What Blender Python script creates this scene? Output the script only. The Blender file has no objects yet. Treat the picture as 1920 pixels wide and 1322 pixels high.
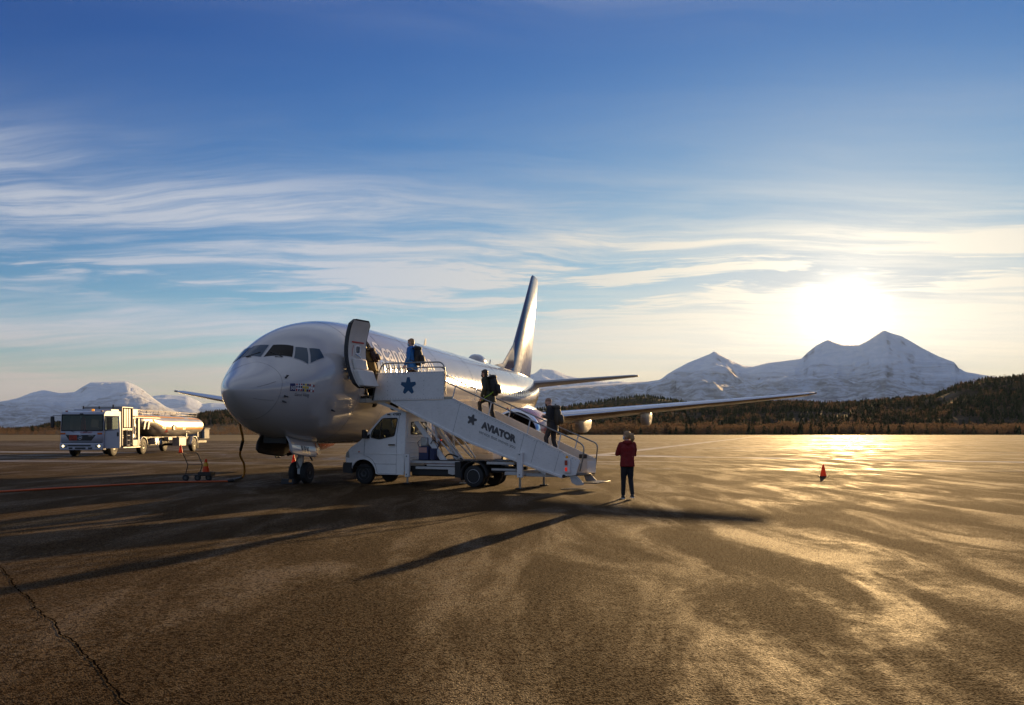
import bpy, bmesh, math, random
import numpy as np
from mathutils import Vector, Matrix, noise as mnoise

random.seed(7)
rng = np.random.default_rng(7)
scene = bpy.context.scene
COL = scene.collection
R = math.radians
PI = math.pi

# ------------------------------------------------------------------ camera
cam_d = bpy.data.cameras.new('camera')
cam_d.sensor_width = 36.0
cam_d.lens = 1620.0 / 1920.0 * 36.0
cam_d.shift_y = (811.0 - 661.0) / 1920.0
cam_d.clip_start = 0.1
cam_d.clip_end = 60000.0
cam = bpy.data.objects.new('camera', cam_d)
cam.location = (0, 0, 1.65)
cam.rotation_euler = (R(90), 0, 0)
COL.objects.link(cam)
scene.camera = cam

# ------------------------------------------------------------------ sun, sky, exposure
SUN_AZ, SUN_EL = R(21.1), R(7.5)
SUN_DIR = Vector((math.sin(SUN_AZ) * math.cos(SUN_EL), math.cos(SUN_AZ) * math.cos(SUN_EL), math.sin(SUN_EL)))
sun_d = bpy.data.lights.new('sun', 'SUN')
sun_d.energy = 4.2
sun_d.angle = R(0.53)
sun_d.color = (1.0, 0.64, 0.28)
sun = bpy.data.objects.new('sun', sun_d)
sun.rotation_euler = SUN_DIR.to_track_quat('Z', 'Y').to_euler()
sun.location = (60, 150, 60)
COL.objects.link(sun)

scene.view_settings.view_transform = 'Standard'
scene.view_settings.look = 'None'
scene.view_settings.exposure = 1.0
scene.view_settings.gamma = 1.0
scene.view_settings.use_curve_mapping = False
scene.cycles.use_denoising = True
scene.cycles.max_bounces = 8
scene.cycles.transparent_max_bounces = 12
scene.cycles.sample_clamp_indirect = 8.0
scene.cycles.blur_glossy = 0.3


class NT:
    """small helper for writing node trees as expressions"""
    def __init__(self, tree):
        self.t = tree
        self.n = tree.nodes
        self.l = tree.links

    def node(self, kind, **kw):
        nd = self.n.new(kind)
        for k, v in kw.items():
            setattr(nd, k, v)
        return nd

    def put(self, sock, v):
        if isinstance(v, bpy.types.NodeSocket):
            self.l.new(v, sock)
        elif v is not None:
            if isinstance(v, (tuple, list)) and sock.type == 'RGBA' and len(v) == 3:
                v = (*v, 1.0)
            sock.default_value = v

    def m(self, op, a, b=None, c=None, clamp=False):
        nd = self.node('ShaderNodeMath', operation=op, use_clamp=clamp)
        self.put(nd.inputs[0], a)
        self.put(nd.inputs[1], b)
        self.put(nd.inputs[2], c)
        return nd.outputs[0]

    def vm(self, op, a, b=None):
        nd = self.node('ShaderNodeVectorMath', operation=op)
        self.put(nd.inputs[0], a)
        self.put(nd.inputs[1], b)
        return nd.outputs['Value'] if op in ('DOT_PRODUCT', 'LENGTH') else nd.outputs[0]

    def comb(self, x, y, z):
        nd = self.node('ShaderNodeCombineXYZ')
        for i, v in enumerate((x, y, z)):
            self.put(nd.inputs[i], v)
        return nd.outputs[0]

    def sep(self, v):
        nd = self.node('ShaderNodeSeparateXYZ')
        self.put(nd.inputs[0], v)
        return nd.outputs

    def noise(self, vec, scale=1.0, detail=4.0, rough=0.5, dist=0.0):
        nd = self.node('ShaderNodeTexNoise')
        if vec is not None:
            self.put(nd.inputs['Vector'], vec)
        nd.inputs['Scale'].default_value = scale
        nd.inputs['Detail'].default_value = detail
        nd.inputs['Roughness'].default_value = rough
        nd.inputs['Distortion'].default_value = dist
        return nd.outputs['Fac']

    def ramp(self, f, a, b, lo=0.0, hi=1.0, smooth=True):
        nd = self.node('ShaderNodeMapRange', interpolation_type='SMOOTHSTEP' if smooth else 'LINEAR')
        self.put(nd.inputs[0], f)
        for i, v in enumerate((a, b, lo, hi)):
            self.put(nd.inputs[i + 1], v)
        return nd.outputs[0]

    def mix(self, f, a, b, blend='MIX'):
        nd = self.node('ShaderNodeMix', data_type='RGBA', blend_type=blend)
        self.put(nd.inputs[0], f)
        self.put(nd.inputs[6], a)
        self.put(nd.inputs[7], b)
        return nd.outputs[2]

    def scale(self, col, f):
        nd = self.node('ShaderNodeVectorMath', operation='SCALE')
        self.put(nd.inputs[0], col)
        self.put(nd.inputs['Scale'], f)
        return nd.outputs[0]

    def mapping(self, vec, loc=(0, 0, 0), rot=(0, 0, 0), sc=(1, 1, 1)):
        nd = self.node('ShaderNodeMapping')
        self.put(nd.inputs[0], vec)
        nd.inputs[1].default_value = loc
        nd.inputs[2].default_value = rot
        nd.inputs[3].default_value = sc
        return nd.outputs[0]


world = bpy.data.worlds.new('World')
scene.world = world
world.use_nodes = True
wt = world.node_tree
wt.nodes.clear()
w = NT(wt)
d = w.vm('NORMALIZE', w.node('ShaderNodeTexCoord').outputs['Generated'])
sky = w.node('ShaderNodeTexSky', sky_type='NISHITA')
sky.sun_disc = False
sky.sun_elevation = SUN_EL
sky.sun_rotation = SUN_AZ
sky.altitude = 80.0
sky.air_density = 1.0
sky.dust_density = 0.15
sky.ozone_density = 3.0
dx, dy, dz = w.sep(d)
# angle to the sun in degrees, elevation in degrees
ca = w.vm('DOT_PRODUCT', d, tuple(SUN_DIR))
ang = w.m('DEGREES', w.m('ARCCOSINE', w.m('MINIMUM', ca, 0.999999)))
el = w.m('DEGREES', w.m('ARCSINE', dz))
az = w.m('DEGREES', w.m('ARCTAN2', dx, dy))
# cirrus: noise in a flat layer seen in perspective, stretched along the wind
pz = w.m('ADD', w.m('MAXIMUM', dz, 0.0), 0.11)
flat = w.comb(w.m('DIVIDE', dx, pz), w.m('DIVIDE', dy, pz), 0.0)
warp = w.noise(w.mapping(flat, sc=(0.45, 0.45, 1)), 1.0, 3.0, 0.55)
flatw = w.vm('ADD', flat, w.comb(w.m('MULTIPLY', warp, 1.5), w.m('MULTIPLY', warp, -0.9), 0.0))
st1 = w.noise(w.mapping(flatw, rot=(0, 0, R(9)), sc=(0.40, 1.9, 1)), 1.0, 6.0, 0.60, 0.35)
st2 = w.noise(w.mapping(flatw, loc=(3.1, 7.7, 0), rot=(0, 0, R(-24)), sc=(1.1, 3.2, 1)), 1.0, 6.0, 0.64, 0.45)
fine = w.noise(w.mapping(flatw, loc=(9, 2, 0), rot=(0, 0, R(14)), sc=(1.6, 10.0, 1)), 1.0, 5.0, 0.66, 0.2)
wob = w.m('MULTIPLY', w.m('SUBTRACT', warp, 0.5), 4.0)
elw = w.m('ADD', el, wob)


def bell(x, c, s):
    q = w.m('DIVIDE', w.m('SUBTRACT', x, c), s)
    return w.m('EXPONENT', w.m('MULTIPLY', w.m('MULTIPLY', q, q), -1.0))


tex = w.m('ADD', 0.30, w.m('MULTIPLY', w.ramp(fine, 0.33, 0.67), 0.95))
eltilt = w.m('ADD', elw, w.m('MULTIPLY', az, 0.06))
bandA = w.m('MULTIPLY', w.m('MULTIPLY', bell(eltilt, 11.9, 2.8), w.ramp(st1, 0.28, 0.62)), tex)
low_n = w.noise(w.mapping(flatw, loc=(1.7, 4.4, 0), rot=(0, 0, R(6)), sc=(0.30, 1.1, 1)), 1.0, 5.0, 0.6, 0.3)
bandB = w.m('MULTIPLY', w.ramp(w.m('ADD', elw, w.m('MULTIPLY', w.m('SUBTRACT', low_n, 0.5), 4.0)), 8.4, 6.8), w.m('MULTIPLY', w.ramp(low_n, 0.36, 0.58, 0.15, 1.1), w.m('ADD', 0.55, w.m('MULTIPLY', tex, 0.5))))
feath = w.m('MULTIPLY', bell(w.m('ADD', el, w.m('MULTIPLY', wob, 0.4)), 9.6, 1.7), w.ramp(st2, 0.45, 0.57))
feath = w.m('MULTIPLY', w.m('MULTIPLY', feath, tex), w.ramp(ang, 45.0, 12.0, 0.75, 2.1))
veil = w.m('MULTIPLY', bell(el, 14.5, 6.0), w.m('MULTIPLY', w.ramp(st1, 0.30, 0.75), 0.22))
high = w.m('MULTIPLY', w.ramp(el, 23.0, 34.0), w.m('MULTIPLY', w.ramp(st1, 0.30, 0.62), 0.75))  # overhead cirrus, mostly out of view, added to raise the ambient light
low = w.m('MULTIPLY', w.ramp(el, 5.0, 1.5), 0.30)
dens = w.m('ADD', w.m('ADD', w.m('MULTIPLY', bandA, 0.85), w.m('MULTIPLY', bandB, 0.78)), w.m('ADD', feath, w.m('ADD', w.m('ADD', veil, high), low)))
dens = w.m('MINIMUM', dens, 0.94)
dens = w.m('MULTIPLY', dens, w.ramp(el, -1.0, 0.5))
# cloud brightness: forward scattering near the sun, warm near the horizon
cb = w.m('ADD', 0.56, w.m('MULTIPLY', w.m('EXPONENT', w.m('DIVIDE', ang, -13.0)), 0.85))
ccol = w.mix(w.ramp(el, 8.0, 3.0), (0.84, 0.92, 1.08), (1.0, 0.92, 0.86))
ccol = w.mix(w.ramp(ang, 40.0, 6.0), ccol, (1.0, 0.91, 0.76))
cloud = w.scale(ccol, cb)
# clear sky: steeper than the raw model, with the blue of a clean arctic noon
raw = w.scale(sky.outputs[0], 0.1)
rr_, rg_, rb_ = w.sep(raw)
SKY_SCALE = (6.0, 4.3, 3.7)
SKY_POW = (2.2, 2.05, 1.72)


def grade(ch, sc, pw):
    v = w.m('MULTIPLY', w.m('POWER', ch, pw), sc)
    return w.m('SUBTRACT', 0.76, w.m('MULTIPLY', 0.76, w.m('EXPONENT', w.m('DIVIDE', v, -0.76))))


clear = w.comb(*[grade(c, a, b) for c, a, b in zip((rr_, rg_, rb_), SKY_SCALE, SKY_POW)])
skymix = w.mix(dens, clear, cloud)
# aureole of the sun in thin cloud
gl = w.m('ADD', w.m('MULTIPLY', w.m('EXPONENT', w.m('DIVIDE', ang, -0.65)), 7.0),
         w.m('MULTIPLY', w.m('EXPONENT', w.m('DIVIDE', ang, -3.2)), 0.14))
glow = w.scale((1.0, 0.86, 0.62), gl)
tot = w.vm('ADD', skymix, glow)
# the long air path near the horizon reddens everything
tot = w.mix(w.ramp(el, 6.5, 0.5), tot, w.mix(1.0, tot, w.mix(w.ramp(ang, 50.0, 18.0), (0.80, 0.755, 0.81), (0.93, 0.80, 0.63)), 'MULTIPLY'))
tot = w.scale(tot, 10.0)
bg = w.node('ShaderNodeBackground')
w.put(bg.inputs['Color'], tot)
bg.inputs['Strength'].default_value = 0.05
w.l.new(bg.outputs[0], w.node('ShaderNodeOutputWorld').inputs[0])

# ------------------------------------------------------------------ materials


def new_mat(name):
    m = bpy.data.materials.new(name)
    m.use_nodes = True
    t = NT(m.node_tree)
    b = m.node_tree.nodes['Principled BSDF']
    return m, t, b


MATS = {}


def pm(name, col, rough=0.5, metal=0.0, var=0.12, scale=3.0, coat=0.0, bump=0.0, bscale=40.0, spec=0.5, dirt=None, emit=None, estr=0.0):
    m, t, b = new_mat(name)
    vec = t.node('ShaderNodeTexCoord').outputs['Object']
    n1 = t.noise(vec, scale, 5.0, 0.6)
    n2 = t.noise(vec, scale * 7.3, 3.0, 0.6)
    k = t.m('ADD', t.m('MULTIPLY', n1, 0.7), t.m('MULTIPLY', n2, 0.3))
    lo = tuple(max(0, c * (1 - var)) for c in col)
    hi = tuple(min(1, c * (1 + var)) for c in col)
    c = t.mix(t.ramp(k, 0.3, 0.7), lo, hi)
    if dirt:
        n3 = t.noise(t.mapping(vec, sc=(1.5, 1.5, 4.0)), scale * 1.7, 6.0, 0.7)
        c = t.mix(t.ramp(n3, 0.52, 0.80, 0.0, dirt[1]), c, dirt[0])
    t.put(b.inputs['Base Color'], c)
    t.put(b.inputs['Roughness'], t.ramp(k, 0.3, 0.7, max(0.02, rough * 0.85), min(1, rough * 1.15)))
    b.inputs['Metallic'].default_value = metal
    b.inputs['Coat Weight'].default_value = coat
    b.inputs['Coat Roughness'].default_value = 0.06
    b.inputs['Specular IOR Level'].default_value = spec
    if bump:
        bn = t.node('ShaderNodeBump')
        bn.inputs['Strength'].default_value = bump
        bn.inputs['Distance'].default_value = 0.01
        t.put(bn.inputs['Height'], t.noise(vec, bscale, 4.0, 0.6))
        t.l.new(bn.outputs[0], b.inputs['Normal'])
    if emit:
        b.inputs['Emission Color'].default_value = (*emit, 1)
        b.inputs['Emission Strength'].default_value = estr
    MATS[name] = m
    return m


def glass(name, tint=(0.55, 0.62, 0.66), alpha=0.45, rough=0.03):
    """thin pane: tinted transparency plus a mirror coat"""
    m = bpy.data.materials.new(name)
    m.use_nodes = True
    t = NT(m.node_tree)
    m.node_tree.nodes.clear()
    tr = t.node('ShaderNodeBsdfTransparent')
    tr.inputs[0].default_value = (*tint, 1)
    gl_ = t.node('ShaderNodeBsdfGlossy')
    gl_.inputs['Roughness'].default_value = rough
    df = t.node('ShaderNodeBsdfDiffuse')
    vec = t.node('ShaderNodeTexCoord').outputs['Object']
    dc = t.mix(t.ramp(t.noise(vec, 4.0, 4.0, 0.6), 0.3, 0.7), (0.012, 0.014, 0.016), (0.03, 0.033, 0.036))
    t.put(df.inputs[0], dc)
    fr = t.node('ShaderNodeFresnel')
    fr.inputs[0].default_value = 1.5
    a = t.node('ShaderNodeMixShader')
    a.inputs[0].default_value = alpha
    t.l.new(tr.outputs[0], a.inputs[1])
    t.l.new(df.outputs[0], a.inputs[2])
    s = t.node('ShaderNodeMixShader')
    t.l.new(fr.outputs[0], s.inputs[0])
    t.l.new(a.outputs[0], s.inputs[1])
    t.l.new(gl_.outputs[0], s.inputs[2])
    t.l.new(s.outputs[0], t.node('ShaderNodeOutputMaterial').inputs[0])
    MATS[name] = m
    return m


pm('aircraft_paint', (0.50, 0.485, 0.465), 0.14, var=0.02, scale=0.6, coat=0.5)
pm('aircraft_belly', (0.55, 0.55, 0.56), 0.35, var=0.05, coat=0.2)
pm('letter_silver', (0.93, 0.92, 0.90), 0.30, var=0.02)
pm('window_rim', (0.90, 0.89, 0.87), 0.16, metal=0.7, var=0.02)
pm('logo_blue', (0.008, 0.012, 0.09), 0.35, var=0.03)
pm('flag_red', (0.35, 0.012, 0.015), 0.4, var=0.03)
pm('flag_yellow', (0.75, 0.55, 0.01), 0.4, var=0.03)
pm('print_white', (0.8, 0.8, 0.8), 0.4, var=0.03)
pm('print_grey', (0.09, 0.085, 0.09), 0.5, var=0.1)
pm('print_black', (0.012, 0.012, 0.013), 0.5, var=0.1)
pm('tail_blue', (0.07, 0.09, 0.19), 0.10, var=0.05, spec=0.5)
pm('engine_red', (0.42, 0.05, 0.035), 0.26, var=0.05, coat=0.4)
pm('polished_metal', (0.72, 0.73, 0.75), 0.2, metal=0.95, var=0.05)
pm('wing_grey', (0.40, 0.41, 0.43), 0.32, var=0.05, metal=0.2)
pm('dark_metal', (0.05, 0.05, 0.052), 0.45, metal=0.6, var=0.2)
pm('seam', (0.12, 0.12, 0.12), 0.6, var=0.1)
pm('rubber', (0.018, 0.018, 0.018), 0.75, var=0.25, scale=8, bump=0.2)
pm('rim_steel', (0.42, 0.42, 0.41), 0.42, metal=0.55, var=0.2, scale=10)
pm('rim_dark', (0.08, 0.08, 0.08), 0.5, metal=0.5, var=0.2, scale=10)
pm('strut_metal', (0.5, 0.5, 0.5), 0.35, metal=0.7, var=0.15, scale=12)
pm('cabin_interior', (0.30, 0.29, 0.27), 0.6, var=0.1)
pm('door_lining', (0.62, 0.59, 0.54), 0.5, var=0.06, scale=4)
pm('window_black', (0.004, 0.004, 0.005), 0.12, var=0.1, spec=0.12)
pm('window_skylit', (0.03, 0.06, 0.09), 0.08, var=0.1, spec=0.4)  # bluish sky reflection put into the pane colour
pm('cabin_window', (0.10, 0.13, 0.17), 0.10, var=0.1)
pm('strap_red', (0.45, 0.03, 0.02), 0.6)
pm('van_white', (0.80, 0.79, 0.77), 0.34, var=0.04, coat=0.25, dirt=((0.32, 0.29, 0.25), 0.25))
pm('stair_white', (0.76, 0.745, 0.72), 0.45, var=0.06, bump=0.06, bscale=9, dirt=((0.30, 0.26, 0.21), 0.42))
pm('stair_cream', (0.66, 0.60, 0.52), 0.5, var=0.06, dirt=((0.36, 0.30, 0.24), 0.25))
pm('chassis_white', (0.5, 0.49, 0.47), 0.5, var=0.12, dirt=((0.16, 0.12, 0.09), 0.6))
pm('chassis_black', (0.016, 0.016, 0.016), 0.6, var=0.3)
pm('rust_red', (0.22, 0.035, 0.02), 0.7, var=0.3)
pm('trim_black', (0.02, 0.02, 0.021), 0.55, var=0.15)
pm('bumper_grey', (0.03, 0.031, 0.033), 0.6, var=0.15, bump=0.1, bscale=90)
pm('rail_steel', (0.30, 0.29, 0.27), 0.32, metal=0.85, var=0.15)
pm('rail_white', (0.7, 0.7, 0.7), 0.4, var=0.06)
pm('star_blue', (0.008, 0.07, 0.16), 0.45, var=0.06)
pm('pump_blue', (0.02, 0.03, 0.09), 0.5, var=0.2)
pm('plate_pink', (0.50, 0.27, 0.23), 0.6, var=0.1)
pm('amber_lamp', (0.85, 0.32, 0.02), 0.2, var=0.05, emit=(1.0, 0.35, 0.03), estr=0.35)
pm('red_lamp', (0.7, 0.02, 0.01), 0.25, var=0.05, emit=(1.0, 0.05, 0.02), estr=0.15)
pm('red_marker', (0.35, 0.04, 0.02), 0.3, var=0.05)
pm('head_lamp', (0.85, 0.8, 0.65), 0.15, var=0.03, emit=(1.0, 0.80, 0.42), estr=3.0)
pm('lamp_glass', (0.5, 0.5, 0.46), 0.1, metal=0.3, var=0.05)
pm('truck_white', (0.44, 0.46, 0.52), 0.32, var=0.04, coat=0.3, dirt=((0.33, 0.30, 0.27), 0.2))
pm('tank_metal', (0.58, 0.56, 0.53), 0.36, metal=0.45, var=0.08, scale=1.5)
pm('truck_panel', (0.30, 0.29, 0.28), 0.4, var=0.08, dirt=((0.16, 0.13, 0.1), 0.5))
pm('truck_rail', (0.48, 0.47, 0.45), 0.4, metal=0.4, var=0.1)
pm('tank_dark', (0.33, 0.32, 0.31), 0.45, metal=0.6, var=0.12)
pm('stripe_yellow', (0.85, 0.36, 0.005), 0.45, var=0.06)
pm('hazard_orange', (0.60, 0.11, 0.01), 0.45, var=0.06)
pm('plate_orange', (0.42, 0.035, 0.005), 0.45, var=0.06)
pm('cone_orange', (0.70, 0.085, 0.012), 0.5, var=0.1, scale=14, dirt=((0.2, 0.05, 0.03), 0.4))
pm('cone_yellow', (0.72, 0.55, 0.05), 0.4, var=0.08)
pm('cone_base', (0.02, 0.02, 0.02), 0.7, var=0.2)
pm('cable_orange', (0.50, 0.085, 0.015), 0.55, var=0.15, scale=14)
pm('cable_yellow', (0.42, 0.17, 0.02), 0.5, var=0.15, scale=10)
pm('connector_black', (0.012, 0.012, 0.012), 0.55)
pm('cart_black', (0.015, 0.015, 0.016), 0.4, metal=0.2)
pm('cast_iron', (0.045, 0.042, 0.04), 0.5, metal=0.6, var=0.25, scale=20)
pm('shed_grey', (0.16, 0.17, 0.19), 0.7, var=0.1)
pm('crack_dark', (0.006, 0.005, 0.004), 1.0, var=0.3, spec=0.0)
pm('skin', (0.48, 0.27, 0.19), 0.5, var=0.08, scale=12)
pm('skin_pale', (0.55, 0.33, 0.25), 0.5, var=0.08, scale=12)
pm('hair_blond', (0.34, 0.20, 0.09), 0.5, var=0.3, scale=40, bump=0.4, bscale=150)
pm('hair_brown', (0.06, 0.035, 0.02), 0.5, var=0.3, scale=40, bump=0.4, bscale=150)
pm('hair_stubble', (0.30, 0.17, 0.11), 0.7, var=0.15, scale=60)
pm('mask_blue', (0.30, 0.50, 0.60), 0.8, var=0.05)
pm('mask_black', (0.012, 0.012, 0.013), 0.8)
pm('jacket_blue', (0.012, 0.13, 0.42), 0.6, var=0.15, scale=9, bump=0.3, bscale=18)
pm('jacket_dark', (0.034, 0.036, 0.018), 0.7, var=0.2, scale=9, bump=0.3, bscale=18)
pm('jacket_black', (0.014, 0.014, 0.016), 0.65, var=0.2, scale=9, bump=0.3, bscale=18)
pm('jacket_mustard', (0.20, 0.115, 0.02), 0.75, var=0.15, scale=9, bump=0.3, bscale=18)
pm('jacket_red', (0.20, 0.007, 0.007), 0.8, var=0.15, scale=9, bump=0.25, bscale=25)
pm('hivis_yellow', (0.35, 0.62, 0.03), 0.6, var=0.08)
pm('reflective_tape', (0.85, 0.75, 0.35), 0.4, var=0.03)
pm('trousers_dark', (0.012, 0.012, 0.014), 0.8, var=0.2, scale=10, bump=0.25, bscale=20)
pm('trousers_brown', (0.04, 0.025, 0.016), 0.8, var=0.2, scale=10, bump=0.25, bscale=20)
pm('trousers_denim', (0.018, 0.020, 0.028), 0.8, var=0.2, scale=10, bump=0.25, bscale=20)
pm('shoe_black', (0.012, 0.012, 0.012), 0.5)
pm('shoe_sole', (0.7, 0.68, 0.64), 0.6)
pm('bag_black', (0.010, 0.010, 0.011), 0.65, var=0.2, scale=10, bump=0.3, bscale=30)
pm('bag_olive', (0.050, 0.042, 0.030), 0.75, var=0.2, scale=10, bump=0.3, bscale=30)
pm('bag_maroon', (0.045, 0.016, 0.010), 0.65, var=0.2, scale=10, bump=0.3, bscale=30)
pm('piping_lime', (0.30, 0.60, 0.03), 0.5)
pm('eye_dark', (0.02, 0.015, 0.01), 0.2)
for nm in ('cone_orange', 'cone_yellow'):
    mt0 = MATS[nm]
    t0 = NT(mt0.node_tree)
    b0 = mt0.node_tree.nodes['Principled BSDF']
    tl = t0.node('ShaderNodeBsdfTranslucent')
    tl.inputs[0].default_value = (0.98, 0.20, 0.03, 1) if nm == 'cone_orange' else (0.95, 0.75, 0.08, 1)
    mx = t0.node('ShaderNodeMixShader')
    mx.inputs[0].default_value = 0.45
    t0.l.new(b0.outputs[0], mx.inputs[1])
    t0.l.new(tl.outputs[0], mx.inputs[2])
    t0.l.new(mx.outputs[0], [n for n in mt0.node_tree.nodes if n.type == 'OUTPUT_MATERIAL'][0].inputs[0])
glass('cab_glass', (0.86, 0.89, 0.85), 0.06)
glass('truck_glass', (0.5, 0.58, 0.60), 0.30)
M = MATS

# ------------------------------------------------------------------ mesh helpers


class MB:
    def __init__(self):
        self.v, self.f = [], []

    def add(self, vs, fs):
        o = len(self.v)
        self.v += [tuple(p) for p in vs]
        self.f += [tuple(i + o for i in q) for q in fs]
        return self

    def box(self, x0, x1, y0, y1, z0, z1):
        return self.add([(x0, y0, z0), (x1, y0, z0), (x1, y1, z0), (x0, y1, z0), (x0, y0, z1), (x1, y0, z1), (x1, y1, z1), (x0, y1, z1)],
                        [(0, 3, 2, 1), (4, 5, 6, 7), (0, 1, 5, 4), (1, 2, 6, 5), (2, 3, 7, 6), (3, 0, 4, 7)])

    def tube(self, pts, r, n=8, cap=True):
        """swept circle along a polyline; r a number or one per point"""
        pts = [Vector(p) for p in pts]
        rs = r if isinstance(r, (list, tuple)) else [r] * len(pts)
        o = len(self.v)
        up = Vector((0, 0, 1))
        prev = None
        for i, p in enumerate(pts):
            t = (pts[min(i + 1, len(pts) - 1)] - pts[max(i - 1, 0)]).normalized()
            if prev is None:
                a = t.cross(up)
                if a.length < 1e-3:
                    a = t.cross(Vector((1, 0, 0)))
            else:
                a = prev - t * prev.dot(t)
                if a.length < 1e-4:
                    a = t.cross(up)
            a.normalize()
            prev = a
            b = t.cross(a)
            for k in range(n):
                c = 2 * PI * k / n
                self.v.append(tuple(p + (a * math.cos(c) + b * math.sin(c)) * rs[i]))
        for i in range(len(pts) - 1):
            for k in range(n):
                k2 = (k + 1) % n
                self.f.append((o + i * n + k, o + i * n + k2, o + (i + 1) * n + k2, o + (i + 1) * n + k))
        if cap:
            self.f.append(tuple(o + k for k in range(n))[::-1])
            e = o + (len(pts) - 1) * n
            self.f.append(tuple(e + k for k in range(n)))
        return self

    def lathe(self, prof, c=(0, 0, 0), axis='Y', n=24, closed=True, fn=None):
        """prof: (along, radius) list, revolved about an axis through c"""
        o = len(self.v)
        for a, r in prof:
            for k in range(n):
                t = 2 * PI * k / n
                u, w_ = r * math.cos(t), r * math.sin(t)
                p = {'Y': (u, a, w_), 'X': (a, u, w_), 'Z': (u, w_, a)}[axis]
                if fn:
                    p = fn(p)
                self.v.append((p[0] + c[0], p[1] + c[1], p[2] + c[2]))
        for i in range(len(prof) - 1):
            for k in range(n):
                k2 = (k + 1) % n
                self.f.append((o + i * n + k, o + i * n + k2, o + (i + 1) * n + k2, o + (i + 1) * n + k))
        if closed:
            self.f.append(tuple(o + k for k in range(n))[::-1])
            e = o + (len(prof) - 1) * n
            self.f.append(tuple(e + k for k in range(n)))
        return self

    def loft(self, rings, close=True, caps=True):
        o = len(self.v)
        n = len(rings[0])
        for rg in rings:
            self.v += [tuple(p) for p in rg]
        for i in range(len(rings) - 1):
            for k in range(n if close else n - 1):
                k2 = (k + 1) % n
                self.f.append((o + i * n + k, o + i * n + k2, o + (i + 1) * n + k2, o + (i + 1) * n + k))
        if caps and close:
            self.f.append(tuple(o + k for k in range(n))[::-1])
            e = o + (len(rings) - 1) * n
            self.f.append(tuple(e + k for k in range(n)))
        return self

    def prism(self, outline, y0, y1, plane='XZ'):
        """convex or simple outline extruded between two depths"""
        n = len(outline)
        o = len(self.v)
        for y in (y0, y1):
            for a, b in outline:
                self.v.append({'XZ': (a, y, b), 'XY': (a, b, y), 'YZ': (y, a, b)}[plane])
        self.f.append(tuple(o + k for k in range(n)))
        self.f.append(tuple(o + n + k for k in range(n))[::-1])
        for k in range(n):
            k2 = (k + 1) % n
            self.f.append((o + k2, o + k, o + n + k, o + n + k2))
        return self

    def ball(self, c, r, nu=12, nv=8):
        rx, ry, rz = r if isinstance(r, (tuple, list)) else (r, r, r)
        rings = []
        for i in range(nv + 1):
            t = PI * (0.02 + 0.96 * i / nv)
            rings.append([(c[0] + rx * math.sin(t) * math.cos(2 * PI * k / nu), c[1] + ry * math.sin(t) * math.sin(2 * PI * k / nu),
                           c[2] - rz * math.cos(t)) for k in range(nu)])
        return self.loft(rings)

    def xf(self, fn):
        self.v = [tuple(fn(p)) for p in self.v]
        return self

    def build(self, name, mat, parent=None, smooth=35, bevel=0.0, loc=None, fix=True):
        me = bpy.data.meshes.new(name)
        me.from_pydata(self.v, [], self.f)
        if fix:
            bm = bmesh.new()
            bm.from_mesh(me)
            bmesh.ops.recalc_face_normals(bm, faces=bm.faces)
            bm.to_mesh(me)
            bm.free()
        return link(name, me, mat, parent, smooth, bevel, loc)


def link(name, me, mat, parent=None, smooth=35, bevel=0.0, loc=None):
    me.materials.append(M[mat] if isinstance(mat, str) else mat)
    if smooth:
        me.shade_smooth()
        if smooth < 180:
            me.set_sharp_from_angle(angle=R(smooth))
    ob = bpy.data.objects.new(name, me)
    COL.objects.link(ob)
    if parent:
        ob.parent = parent
    if loc:
        ob.location = loc
    if bevel:
        md = ob.modifiers.new('bevel', 'BEVEL')
        md.width = bevel
        md.segments = 2
        md.limit_method = 'ANGLE'
        md.angle_limit = R(40)
    return ob


def thing(name, label, cat, loc=(0, 0, 0), rot=(0, 0, 0), group=None):
    o = bpy.data.objects.new(name, None)
    o.empty_display_size = 0.2
    COL.objects.link(o)
    o.location = loc
    o.rotation_euler = rot
    tag(o, label, cat, group)
    return o


def tag(o, label=None, cat=None, group=None, kind=None):
    if label:
        o['label'] = label
    if cat:
        o['category'] = cat
    if group:
        o['group'] = group
    if kind:
        o['kind'] = kind
    return o


def dup(o, parent=None, loc=None):
    c = o.copy()
    COL.objects.link(c)
    c.parent = parent
    if loc:
        c.location = loc
    for ch in list(o.children):
        if ch is not c:
            dup(ch, c)
    return c


def plate(loops, t, fn=None):
    """flat plate of thickness t with holes: loops of (a, b); returns MB in (a, y, b), y in 0..t"""
    cu = bpy.data.curves.new('tmp', 'CURVE')
    cu.dimensions = '2D'
    cu.fill_mode = 'BOTH'
    cu.extrude = t / 2
    for lp in loops:
        s = cu.splines.new('POLY')
        s.points.add(len(lp) - 1)
        for p, (a, b) in zip(s.points, lp):
            p.co = (a, b, 0, 1)
        s.use_cyclic_u = True
    ob = bpy.data.objects.new('tmp', cu)
    me = bpy.data.meshes.new_from_object(ob)
    mb = MB()
    mb.add([(v.co.x, v.co.z + t / 2, v.co.y) for v in me.vertices], [tuple(p.vertices) for p in me.polygons])
    bpy.data.objects.remove(ob)
    bpy.data.curves.remove(cu)
    bpy.data.meshes.remove(me)
    return mb


def text2d(body, size, bold=0.0, shear=0.0, space=1.0):
    cu = bpy.data.curves.new('tmp', 'FONT')
    cu.body = body
    cu.size = size
    cu.offset = bold
    cu.shear = shear
    cu.space_character = space
    cu.resolution_u = 4
    ob = bpy.data.objects.new('tmp', cu)
    me = bpy.data.meshes.new_from_object(ob)
    bm = bmesh.new()
    bm.from_mesh(me)
    bpy.data.objects.remove(ob)
    bpy.data.curves.remove(cu)
    bpy.data.meshes.remove(me)
    return bm


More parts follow.
